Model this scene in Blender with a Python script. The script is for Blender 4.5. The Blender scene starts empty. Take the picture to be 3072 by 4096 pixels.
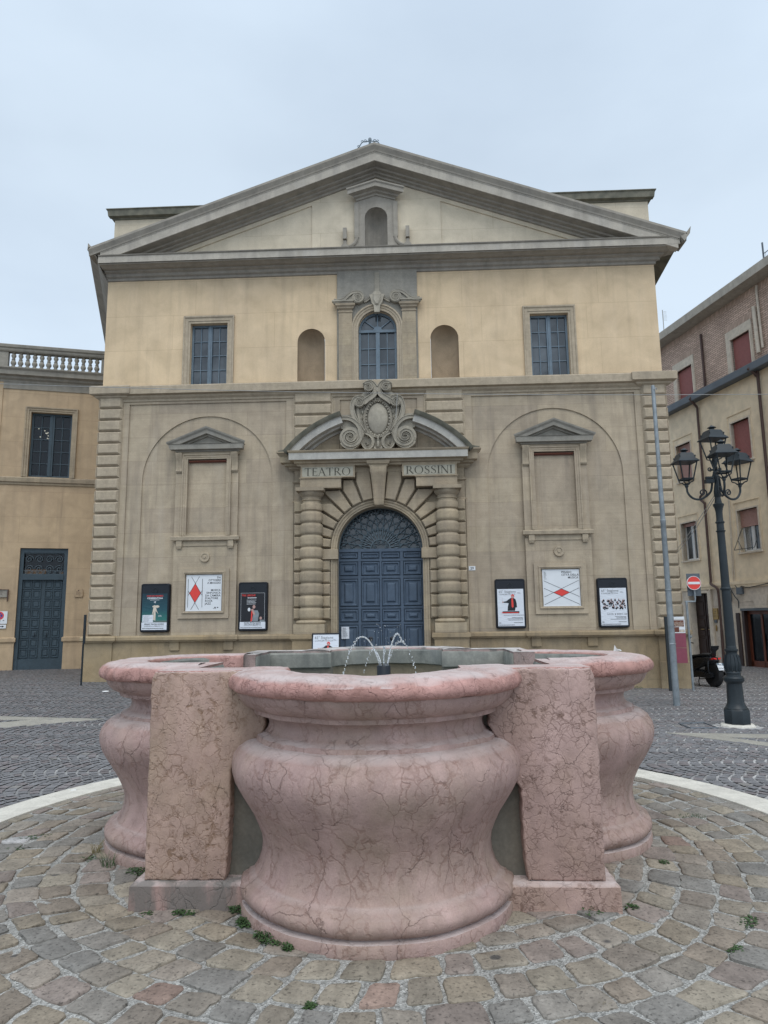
import bpy, bmesh, math, random
from math import sin, cos, pi, radians, atan2, sqrt, tan, hypot, exp
from mathutils import Vector, Matrix, noise
from mathutils.geometry import tessellate_polygon
random.seed(11)
S = bpy.context.scene
COL = S.collection

# ------------------------------------------------------------------ camera
PITCH, ROLL, YAW, CAMH = radians(8.81), radians(-.737), radians(-2.26), 1.5
rt = Vector((cos(YAW), -sin(YAW), 0))
fw = Vector((sin(YAW) * cos(PITCH), cos(YAW) * cos(PITCH), sin(PITCH)))
up = rt.cross(fw)
rt2 = rt * cos(ROLL) + up * sin(ROLL)
up2 = up * cos(ROLL) - rt * sin(ROLL)
cd = bpy.data.cameras.new('camera')
cam = bpy.data.objects.new('camera', cd)
COL.objects.link(cam)
cam.matrix_world = Matrix(((rt2.x, up2.x, -fw.x, 0), (rt2.y, up2.y, -fw.y, 0), (rt2.z, up2.z, -fw.z, CAMH), (0, 0, 0, 1)))
cd.sensor_fit = 'HORIZONTAL'
cd.sensor_width = 36
cd.lens = 36 * 2760 / 3072
cd.clip_start = .05
cd.clip_end = 3000
S.camera = cam
S.render.resolution_x, S.render.resolution_y = 768, 1024

# ------------------------------------------------------------------ sky, sun, exposure
SUN_EL, SUN_AZ = radians(60), radians(-10)      # azimuth from behind the camera, towards the right
W = bpy.data.worlds.new('World')
S.world = W
W.use_nodes = True
wn = W.node_tree
wn.nodes.clear()
wo = wn.nodes.new('ShaderNodeOutputWorld')
bg = wn.nodes.new('ShaderNodeBackground')
sky = wn.nodes.new('ShaderNodeTexSky')
sky.sky_type = 'NISHITA'
sky.sun_disc = False
sky.sun_elevation = SUN_EL
sky.sun_rotation = radians(180) + SUN_AZ
sky.dust_density = 6
sky.air_density = 1.5
tc = wn.nodes.new('ShaderNodeTexCoord')
mp = wn.nodes.new('ShaderNodeMapping')
mp.inputs['Scale'].default_value = (1, 1, 2.2)
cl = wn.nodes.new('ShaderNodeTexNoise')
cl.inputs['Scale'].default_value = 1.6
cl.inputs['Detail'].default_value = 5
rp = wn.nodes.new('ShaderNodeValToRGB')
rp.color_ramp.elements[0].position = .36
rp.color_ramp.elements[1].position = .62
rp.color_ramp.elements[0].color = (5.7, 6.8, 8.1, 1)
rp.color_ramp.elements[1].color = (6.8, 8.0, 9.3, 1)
mx = wn.nodes.new('ShaderNodeMixRGB')
mx.inputs['Fac'].default_value = .9
L = wn.links.new
L(tc.outputs['Generated'], mp.inputs['Vector'])
L(mp.outputs['Vector'], cl.inputs['Vector'])
L(cl.outputs['Fac'], rp.inputs['Fac'])
L(sky.outputs['Color'], mx.inputs['Color1'])
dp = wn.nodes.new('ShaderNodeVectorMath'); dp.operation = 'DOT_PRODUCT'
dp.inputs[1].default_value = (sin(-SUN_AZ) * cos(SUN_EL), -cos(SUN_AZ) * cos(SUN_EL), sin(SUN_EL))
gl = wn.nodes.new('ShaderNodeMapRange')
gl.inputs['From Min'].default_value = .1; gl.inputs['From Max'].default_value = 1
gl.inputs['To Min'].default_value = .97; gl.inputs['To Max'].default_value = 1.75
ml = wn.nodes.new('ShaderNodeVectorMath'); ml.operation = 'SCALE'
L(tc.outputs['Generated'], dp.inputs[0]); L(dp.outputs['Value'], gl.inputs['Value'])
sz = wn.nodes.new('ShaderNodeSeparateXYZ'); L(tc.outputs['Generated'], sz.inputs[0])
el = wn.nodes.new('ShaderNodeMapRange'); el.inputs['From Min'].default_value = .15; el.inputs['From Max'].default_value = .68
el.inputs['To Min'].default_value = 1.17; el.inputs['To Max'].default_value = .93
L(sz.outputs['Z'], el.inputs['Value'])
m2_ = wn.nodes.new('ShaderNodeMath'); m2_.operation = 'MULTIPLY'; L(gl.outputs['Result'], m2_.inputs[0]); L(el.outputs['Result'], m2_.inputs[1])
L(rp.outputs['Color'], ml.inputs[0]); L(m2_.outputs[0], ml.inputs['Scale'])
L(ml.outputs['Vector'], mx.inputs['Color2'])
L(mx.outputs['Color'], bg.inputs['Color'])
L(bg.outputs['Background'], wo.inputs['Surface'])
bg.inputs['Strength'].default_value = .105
sd = bpy.data.lights.new('sun', 'SUN')
sd.energy = 1.4
sd.angle = radians(42)
sd.color = (1, .965, .91)
so = bpy.data.objects.new('sun', sd)
COL.objects.link(so)
sdir = Vector((sin(-SUN_AZ) * cos(SUN_EL), -cos(SUN_AZ) * cos(SUN_EL), sin(SUN_EL)))
so.rotation_euler = sdir.to_track_quat('Z', 'Y').to_euler()
so.location = (5, -10, 20)
S.view_settings.view_transform = 'Standard'
S.view_settings.look = 'None'
S.view_settings.exposure = .07
S.view_settings.gamma = 1
S.view_settings.use_curve_mapping = False

# ------------------------------------------------------------------ materials
class NT:
    def __init__(s, name):
        s.m = bpy.data.materials.new(name)
        s.m.use_nodes = True
        s.t = s.m.node_tree
        s.b = s.t.nodes['Principled BSDF']
        s.o = s.t.nodes['Material Output']
        s.tc = s.n('ShaderNodeTexCoord').outputs['Object']
    def n(s, ty, **k):
        x = s.t.nodes.new(ty)
        for a, v in k.items():
            if a[0] == '_': setattr(x, a[1:], v)
            else:
                i = x.inputs[a.replace('0', ' ')]
                if hasattr(v, 'is_linked'): s.t.links.new(v, i)
                else: i.default_value = v
        return x
    def map(s, sc, v=None, rot=(0, 0, 0), loc=(0, 0, 0)):
        return s.n('ShaderNodeMapping', Vector=v or s.tc, Scale=sc, Rotation=rot, Location=loc).outputs[0]
    def noise(s, sc, det=5, v=None, rough=.55, dist=0):
        return s.n('ShaderNodeTexNoise', Vector=v or s.tc, Scale=sc, Detail=det, Roughness=rough, Distortion=dist).outputs['Fac']
    def ramp(s, f, stops):
        r = s.n('ShaderNodeValToRGB', Fac=f)
        e = r.color_ramp.elements
        while len(e) < len(stops): e.new(.5)
        for i, (p, c) in enumerate(stops):
            e[i].position = p
            e[i].color = (c, c, c, 1) if isinstance(c, (int, float)) else (*c, 1)
        return r.outputs[0]
    def mix(s, f, a, b, mode='MIX'):
        def c(v): return (*v, 1) if isinstance(v, tuple) and len(v) == 3 else ((v, v, v, 1) if isinstance(v, (int, float)) else v)
        x = s.n('ShaderNodeMixRGB', _blend_type=mode, Fac=f, Color1=c(a), Color2=c(b))
        return x.outputs[0]
    def math(s, op, a, b=0):
        x = s.t.nodes.new('ShaderNodeMath')
        x.operation = op
        for i, v in enumerate((a, b)):
            if hasattr(v, 'is_linked'): s.t.links.new(v, x.inputs[i])
            else: x.inputs[i].default_value = v
        return x.outputs[0]
    def bump(s, h, st=.3, d=.01, prev=None):
        x = s.n('ShaderNodeBump', Height=h, Strength=st, Distance=d)
        if prev: s.t.links.new(prev, x.inputs['Normal'])
        s.t.links.new(x.outputs[0], s.b.inputs['Normal'])
        return x.outputs[0]
    def out(s, col, rough=.85, metal=0, spec=.3):
        for k, v in (('Base Color', col), ('Roughness', rough), ('Metallic', metal), ('Specular IOR Level', spec)):
            if hasattr(v, 'is_linked'): s.t.links.new(v, s.b.inputs[k])
            else: s.b.inputs[k].default_value = (*v, 1) if isinstance(v, tuple) and len(v) == 3 else v
        return s.m

def plain(name, col, rough=.6, metal=0, var=.12, sc=12, spec=.3, bump=.1, emit=0):
    t = NT(name)
    n = t.noise(sc, 4)
    c = t.mix(1, t.ramp(n, [(.25, 1 - var), (.75, 1 + var)]), col, 'MULTIPLY')
    if bump: t.bump(t.noise(sc * 8, 3), bump, .002)
    if emit:
        t.b.inputs['Emission Color'].default_value = (*col, 1)
        t.b.inputs['Emission Strength'].default_value = emit
    return t.out(c, rough, metal, spec)

def stone(name, a, b, sc=.9, block=None, tool=.35, stain=.25, rough=.9, pit=0, zo=0):
    """weathered stone or plaster: two tones, slabs that differ a little, tooling lines, rain streaks"""
    t = NT(name)
    c = t.mix(t.ramp(t.noise(sc, 7), [(.32, 0), (.68, 1)]), a, b)
    c = t.mix(.9, c, t.ramp(t.noise(sc * 4, 7, dist=.4), [(.25, .78), (.75, 1.16)]), 'MULTIPLY')
    c = t.mix(1, c, t.ramp(t.noise(55, 3), [(.2, .86), (.8, 1.14)]), 'MULTIPLY')
    c = t.mix(.6, c, t.ramp(t.noise(1, 5, t.map((.8, .8, 30))), [(.3, .9), (.7, 1.08)]), 'MULTIPLY') if tool > .25 else c
    if block:
        sp = t.n('ShaderNodeSeparateXYZ', Vector=t.tc)
        v = t.n('ShaderNodeCombineXYZ', X=sp.outputs[0], Y=t.math('SUBTRACT', sp.outputs[2], zo)).outputs[0]
        bw, bh, k = block
        br = t.n('ShaderNodeTexBrick', Vector=v, Scale=1., Color1=(1 - k, 1 - k, 1 - k * .9, 1), Color2=(1 + k, 1 + k, 1 + k * .6, 1), Mortar=(.72, .7, .68, 1))
        br.inputs['Mortar Size'].default_value = .004
        br.inputs['Brick Width'].default_value = bw
        br.inputs['Row Height'].default_value = bh
        br.offset = .37
        br.squash = 1.3
        c = t.mix(.9, c, br.outputs[0], 'MULTIPLY')
    if stain:
        s1 = t.noise(1, 5, t.map((5, 5, .35)))
        c = t.mix(t.ramp(s1, [(.5, 0), (.75, stain)]), c, (a[0] * .45, a[1] * .46, a[2] * .5))
        s2 = t.noise(1, 5, t.map((3, 3, .5), loc=(7, 3, 1)))
        c = t.mix(t.ramp(s2, [(.55, 0), (.8, stain * .8)]), c, (min(1, b[0] * 1.3), min(1, b[1] * 1.35), min(1, b[2] * 1.45)))
    h = t.noise(30, 5)
    if tool:
        h = t.math('ADD', h, t.math('MULTIPLY', t.noise(1, 3, t.map((6, 6, 75))), tool * 2))
    p = t.bump(h, .35, .006)
    if pit:
        vz = t.n('ShaderNodeTexVoronoi', Vector=t.tc, Scale=22.)
        t.bump(t.ramp(vz.outputs['Distance'], [(.05, 0), (.2, 1)]), pit, .006, p)
    return t.out(c, rough)

def marble(name, base, blotch, vein, top=(.52, .45, .43), fine=24., big=8., gray=0, topk=.75, pitk=1., cover=.5, vk=.5, st=1., spots=0, bk=.55):
    """rosso-verona like: nodules outlined by broken brownish veins, hairline cracks, beige clouds, rubbed pale top"""
    t = NT(name)
    d = t.n('ShaderNodeTexNoise', Vector=t.tc, Scale=4., Detail=6.).outputs['Color']
    v1 = t.mix(.20, t.tc, d)
    v2 = t.mix(.07, t.tc, t.n('ShaderNodeTexNoise', Vector=t.tc, Scale=18., Detail=5.).outputs['Color'])
    c = t.mix(t.ramp(t.noise(1.9, 7, dist=.5), [(.40, 0), (.66, 1)]), base, blotch)
    c = t.mix(t.ramp(t.noise(1, 6, t.map((7, 7, 1.1)), dist=.3), [(.45, 0), (.75, .45)]), c, (base[0] * .74, base[1] * .74, base[2] * .76))
    c = t.mix(t.ramp(t.noise(1, 6, t.map((5, 5, 1.4), loc=(3, 9, 2))), [(.50, 0), (.72, .6)]), c, (base[0] * 1.28, base[1] * 1.3, base[2] * 1.33))
    c = t.mix(.9, c, t.ramp(t.noise(11, 8), [(.25, .84), (.75, 1.16)]), 'MULTIPLY')
    c = t.mix(1, c, t.ramp(t.noise(140, 2), [(.2, .88), (.8, 1.12)]), 'MULTIPLY')
    def crack(sc, w, seed, lo, hi, v, ms=.35):
        m = t.map((1, 1, st), v, loc=(seed, seed * 2, seed))
        vo = t.n('ShaderNodeTexVoronoi', Vector=m, Scale=sc, _feature='DISTANCE_TO_EDGE').outputs[0]
        return t.math('MULTIPLY', t.ramp(vo, [(0, 1), (w, 0)]), t.ramp(t.noise(sc * ms, 5, m), [(lo, 0), (hi, 1)]))
    a = crack(fine, .07, 1.3, cover - .06, cover + .10, v2)
    b = crack(big, .022, 4.1, .47, .60, v1, .5)
    e = crack(big * .5, .006, 8.2, .46, .54, v1, .9)
    c = t.mix(t.math('MULTIPLY', a, vk), c, vein)
    c = t.mix(t.math('MULTIPLY', b, bk), c, vein)
    c = t.mix(t.math('MULTIPLY', e, bk * 1.3), c, (vein[0] * .5, vein[1] * .55, vein[2] * .6))
    ge = t.n('ShaderNodeNewGeometry')
    z = t.n('ShaderNodeSeparateXYZ', Vector=ge.outputs['Normal']).outputs[2]
    tp = t.math('MULTIPLY', t.ramp(z, [(.70, 0), (.96, 1)]), t.ramp(t.noise(6, 5), [(.3, .4), (.6, 1)]))
    c = t.mix(t.math('MULTIPLY', tp, topk), c, top)
    if gray:
        g = t.ramp(t.noise(1, 5, t.map((5, 5, 1.3))), [(.49, 0), (.60, gray)])
        c = t.mix(g, c, (.10, .105, .095))
    sk = None
    if spots:
        sk = t.math('MULTIPLY', t.ramp(t.noise(26, 6, dist=.6), [(.54, 0), (.66, 1)]), t.ramp(t.noise(4.5, 4), [(.42, .1), (.62, 1)]))
        c = t.mix(t.math('MULTIPLY', sk, spots), c, (vein[0] * .95, vein[1] * .95, vein[2] * .9))
    h = t.math('SUBTRACT', t.noise(22, 7), t.math('MULTIPLY', a, .5))
    if sk: h = t.math('SUBTRACT', h, sk)
    h = t.math('SUBTRACT', h, t.math('MULTIPLY', b, .7))
    h = t.math('SUBTRACT', h, t.math('MULTIPLY', e, 1.6))
    p = t.bump(h, .5, .008)
    pm = t.ramp(t.noise(7, 4), [(.48, 1), (.62, 0)])
    vz = t.n('ShaderNodeTexVoronoi', Vector=v2, Scale=60.).outputs['Distance']
    t.bump(t.math('MAXIMUM', t.ramp(vz, [(.1, 0), (.35, 1)]), pm), .4 * pitk, .005, p)
    return t.out(c, t.ramp(t.noise(4, 4), [(.3, .55), (.7, .75)]), 0, .3)

M = {}
M['sand'] = stone('sandstone_wall', (.40, .325, .24), (.335, .278, .208), .8, (1.9, .62, .10), .45, .55)
M['sandq'] = stone('sandstone_quoin', (0.392, 0.324, 0.239), (0.343, 0.284, 0.206), 2.2, None, .35, .35, pit=.15)
M['sandp'] = stone('sandstone_portal', (.375, .30, .21), (.28, .232, .168), 1.8, (3.7, .2915, .11), .35, .5, pit=.3, zo=.0425)
M['sandb'] = stone('sandstone_base', (0.320, 0.252, 0.168), (0.281, 0.211, 0.126), 1.3, (1.4, 3., .07), .25, .6)
M['grey'] = stone('grey_stone', (.285, .262, .22), (.235, .22, .19), 1.4, None, .35, .4)
M['carved'] = stone('carved_stone', (.38, .34, .27), (.265, .24, .195), 3.5, None, .15, .45, pit=.2)
M['moss'] = stone('mossy_stone', (.19, .175, .135), (.10, .10, .078), 5, None, 0, .4, pit=.5)
M['yellow'] = stone('yellow_plaster', (.60, .455, .29), (.53, .41, .275), .4, (2.7, .95, .02), .10, .28)
M['tymp'] = stone('pale_plaster', (.545, .47, .355), (.50, .435, .335), .5, (3.1, .9, .02), .1, .15)
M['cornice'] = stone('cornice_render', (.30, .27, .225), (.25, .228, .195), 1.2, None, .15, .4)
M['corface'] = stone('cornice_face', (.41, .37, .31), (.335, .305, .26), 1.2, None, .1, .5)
M['drip'] = stone('weathered_drip_stone', (0.412, 0.390, 0.351), (0.333, 0.320, 0.288), 2, None, .1, .45)
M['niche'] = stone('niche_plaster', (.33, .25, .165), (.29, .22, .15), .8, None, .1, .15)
M['blue'] = stone('blue_paint_door', (.072, .10, .138), (.055, .08, .115), 2.5, None, .0, .5, rough=.55)
M['blue2'] = stone('blue_paint_frame', (.135, .175, .21), (.105, .145, .18), 2.5, None, .0, .25, rough=.5)
M['blue3'] = stone('dark_blue_paint', (.045, .068, .085), (.038, .058, .072), 2.5, None, .0, .2, rough=.55)
M['iron'] = plain('painted_iron', (.09, .12, .14), .5)
M['glass'] = plain('window_glass', (.014, .02, .026), .06, 0, .5, 1.5, .5, 0)
t = NT('window_glass'); t.bump(t.noise(1.5, 2), .05, .02)
M['glass'] = t.out(t.mix(t.ramp(t.noise(.9, 5, dist=.5), [(.4, 0), (.65, 1)]), (.016, .022, .028), (.075, .088, .10)), .08, 0, .6)
M['black'] = plain('black_paint', (.011, .014, .02), .45, sc=4)
M['white'] = plain('white_print', (.62, .64, .66), .5, var=.05, sc=3)
M['paper'] = plain('wrinkled_paper', (.60, .63, .68), .55, var=.06, sc=7)
t = NT('wrinkled_poster'); t.bump(t.noise(1, 4, t.map((5, 5, 22)), dist=1.2), .6, .02); M['paper'] = t.out((.60, .63, .68), .5)
M['ink'] = plain('black_ink', (.015, .016, .02), .5, bump=0)
M['inkg'] = plain('grey_ink', (.13, .13, .14), .5, bump=0)
M['red'] = plain('red_print', (.62, .055, .045), .5, var=.05, bump=0)
M['marble'] = marble('pink_marble', (.345, .235, .21), (.305, .22, .178), (.16, .08, .055), fine=15, big=7, cover=.47, vk=.42, pitk=.8, st=.5, spots=.25, bk=.4)
M['marbrim'] = marble('pink_marble_rim', (.40, .225, .195), (.335, .18, .145), (.15, .06, .045), fine=22, big=11, cover=.49, vk=.6, pitk=2., topk=.85, spots=.45)
M['marback'] = marble('lime_scaled_marble', (.36, .25, .23), (.32, .25, .22), (.15, .08, .06), fine=22, big=11, cover=.5, topk=.95, top=(.50, .48, .46), gray=.75)
M['marpier'] = marble('pitted_marble', (.345, .235, .19), (.325, .235, .165), (.17, .095, .055), fine=17, big=13, cover=.50, vk=.6, pitk=1.8, spots=.8)
M['marpink'] = marble('pitted_pink_marble', (.36, .245, .215), (.335, .23, .185), (.14, .08, .06), fine=20, big=12, cover=.48, vk=.65, pitk=1.6, spots=.7)
M['marfoot'] = marble('stained_marble', (.31, .205, .18), (.27, .185, .15), (.11, .065, .05), fine=18, big=7, cover=.5, gray=.72)
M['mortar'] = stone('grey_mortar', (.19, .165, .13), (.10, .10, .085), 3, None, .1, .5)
M['ringstone'] = stone('dark_wet_stone', (.15, .155, .14), (.25, .245, .215), 3.5, None, .05, .6, rough=.6)
M['basin'] = stone('basin_plaster', (0.235, 0.195, 0.135), (0.200, 0.167, 0.117), 2.5, None, .05, .3)
M['kerb'] = stone('white_kerb_stone', (.60, .57, .50), (.53, .50, .44), 2.5, None, 0, .15, pit=.15)
M['band'] = stone('pale_band_stone', (.33, .31, .265), (.27, .255, .22), 2.5, None, 0, .1)
M['lamp'] = plain('dark_green_iron', (.016, .022, .026), .42, 0, .25, 6)
M['galv'] = plain('galvanised_steel', (.21, .235, .25), .5, .3, .25, 9)
M['brownp'] = plain('brown_pipe_paint', (.075, .045, .038), .5)
M['cream'] = stone('cream_plaster', (.76, .64, .46), (.72, .60, .44), .7, None, .05, .1) #(0.614, 0.493, 0.312), (0.577, 0.466, 0.303), .7, None, .05, .1)
M['creamf'] = stone('pale_cream_trim', (0.589, 0.522, 0.430), (0.551, 0.486, 0.396), 2, None, 0, .12)
M['ochre'] = stone('ochre_plaster', (.44, .33, .215), (.385, .285, .185), .6, (2.3, .8, .04), .2, .35)
M['trav'] = stone('travertine_cladding', (.62, .55, .46), (.56, .50, .43), 2, (1.1, .6, .05), .1, .2)
M['slat'] = plain('red_roller_slats', (.34, .14, .13), .6, var=.1)
M['slat2'] = plain('faded_pink_slats', (.42, .26, .23), .6, var=.1)
M['pvc'] = plain('white_window_frame', (.55, .56, .56), .4, var=.05)
M['gutter'] = plain('grey_sheet_metal', (.10, .115, .13), .5, .2, .2, 2)
M['wood'] = plain('dark_wood', (.028, .014, .011), .5)
M['rwood'] = plain('red_wood', (.12, .038, .022), .45)
M['brass'] = plain('brass_plate', (.30, .20, .075), .4, .5)
M['plas'] = plain('black_plastic', (.010, .011, .013), .25, sc=20)
M['rubber'] = plain('tyre_rubber', (.013, .013, .014), .75)
M['redlens'] = plain('red_lens', (.65, .03, .025), .2, bump=0)
M['steel'] = plain('bright_steel', (.45, .46, .47), .3, .8)
M['maroon'] = plain('maroon_panel', (.20, .05, .075), .45)
M['green'] = plain('weed_leaf', (.04, .075, .025), .6, var=.4, sc=30)
M['dry'] = plain('dry_grass', (.16, .13, .06), .8, var=.3)
M['cable'] = plain('cable', (.30, .30, .29), .6)
M['litter'] = plain('white_litter', (.65, .65, .63), .6)

t = NT('brickwork')
sp = t.n('ShaderNodeSeparateXYZ', Vector=t.tc)
def brickm(name, bw, bh, sw=False):
    t = NT(name)
    sp = t.n('ShaderNodeSeparateXYZ', Vector=t.tc)
    v = t.n('ShaderNodeCombineXYZ', X=sp.outputs[0], Y=sp.outputs[2]).outputs[0]
    br = t.n('ShaderNodeTexBrick', Vector=v, Scale=1., Color1=(.60, .44, .35, 1), Color2=(.45, .33, .26, 1), Mortar=(.17, .13, .11, 1))
    br.inputs['Mortar Size'].default_value = .009
    br.inputs['Mortar Smooth'].default_value = .3
    br.inputs['Brick Width'].default_value = bw
    br.inputs['Row Height'].default_value = bh
    br.offset = 0 if sw else .5
    c = t.mix(.8, br.outputs[0], t.ramp(t.noise(1.2, 5), [(.3, .8), (.7, 1.2)]), 'MULTIPLY')
    t.bump(t.math('SUBTRACT', 1, br.outputs[1]), .9, .012)
    return t.out(c, .9)
M['brick'] = brickm('thin_brick', .25, .075)
M['soldier'] = brickm('upright_brick', .07, .6, True)

def tinted(name, rough, nsc, bst, dark=0, spec=.3):
    t = NT(name)
    a = t.n('ShaderNodeAttribute', _attribute_name='tint').outputs['Color']
    c = t.mix(.9, a, t.ramp(t.noise(nsc, 7), [(.25, .78), (.75, 1.22)]), 'MULTIPLY')
    c = t.mix(.8, c, t.ramp(t.noise(nsc * 7, 4), [(.3, .8), (.7, 1.15)]), 'MULTIPLY')
    if dark:
        vo = t.n('ShaderNodeTexVoronoi', Vector=t.tc, Scale=3.3).outputs['Distance']
        k = t.math('MULTIPLY', t.ramp(vo, [(.07, 1), (.10, 0)]), .8)
        c = t.mix(k, c, (.045, .045, .048))
        pit = t.ramp(t.noise(60, 3), [(.34, .45), (.43, 1)])
        c = t.mix(.9, c, pit, 'MULTIPLY')
        c = t.mix(.8, c, t.ramp(t.noise(1, 6, t.map((14, 5, 5), rot=(0, 0, .6)), dist=1.), [(.3, .78), (.65, 1.12)]), 'MULTIPLY')
    t.bump(t.noise(nsc * 2.5, 7), bst, .012)
    return t.out(c, rough, 0, spec)
M['cobble'] = tinted('sandstone_cobble', .72, 9, .55, 1, .35)
M['sett'] = tinted('porphyry_sett', .62, 14, .3, 0, .45)
t = NT('gravel_joint')
vo = t.n('ShaderNodeTexVoronoi', Vector=t.tc, Scale=95.)
c = t.mix(.8, t.mix(t.ramp(vo.outputs['Color'], [(.1, 0), (.9, 1)]), (.19, .185, .17), (.47, .46, .43)), t.ramp(t.noise(5, 5), [(.3, .75), (.7, 1.1)]), 'MULTIPLY')
t.bump(vo.outputs['Distance'], .8, .01)
M['gravel'] = t.out(c, .9)
t = NT('paving_mortar')
sp = t.n('ShaderNodeSeparateXYZ', Vector=t.tc)
fx = t.math('ADD', t.noise(.35, 5), t.math('MULTIPLY', sp.outputs[0], .022))
c = t.mix(t.ramp(fx, [(.46, 0), (.62, 1)]), (.17, .17, .172), (.42, .41, .40))
c = t.mix(.8, c, t.ramp(t.noise(9, 5), [(.33, .45), (.55, 1.15)]), 'MULTIPLY')
M['pavebase'] = t.out(c, .85)
t = NT('water_surface')
t.b.inputs['Transmission Weight'].default_value = .7
t.b.inputs['IOR'].default_value = 1.33
t.bump(t.noise(14, 3), .3, .02)
M['water'] = t.out((.5, .62, .6), .04)
t = NT('water_drop')
t.b.inputs['Transmission Weight'].default_value = .75
t.b.inputs['IOR'].default_value = 1.33
M['drop'] = t.out((.95, .97, 1.), .05, 0, .8)
t = NT('see_through_glass')
tr = t.n('ShaderNodeBsdfTransparent', Color=(.45, .5, .55, 1))
t.out((.01, .014, .02), .05, 0, .5)
ms = t.n('ShaderNodeMixShader', Fac=.5)
t.t.links.new(tr.outputs[0], ms.inputs[1]); t.t.links.new(t.b.outputs[0], ms.inputs[2]); t.t.links.new(ms.outputs[0], t.o.inputs[0])
M['glass2'] = t.m
M['bulb'] = plain('lit_bulb', (1, .8, .55), .5, bump=0, emit=9)
M['warm'] = plain('lit_ceiling', (1, .45, .14), .6, bump=0, emit=1.1)
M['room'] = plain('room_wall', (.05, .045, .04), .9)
t = NT('poster_sea')
sp = t.n('ShaderNodeSeparateXYZ', Vector=t.tc)
M['sea'] = t.out(t.ramp(t.math('DIVIDE', t.math('SUBTRACT', sp.outputs[2], 1.3), .9), [(.15, (.10, .11, .10)), (.22, (.02, .12, .105)), (.55, (.012, .055, .07)), (.95, (.01, .03, .04))]), .4)

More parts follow.
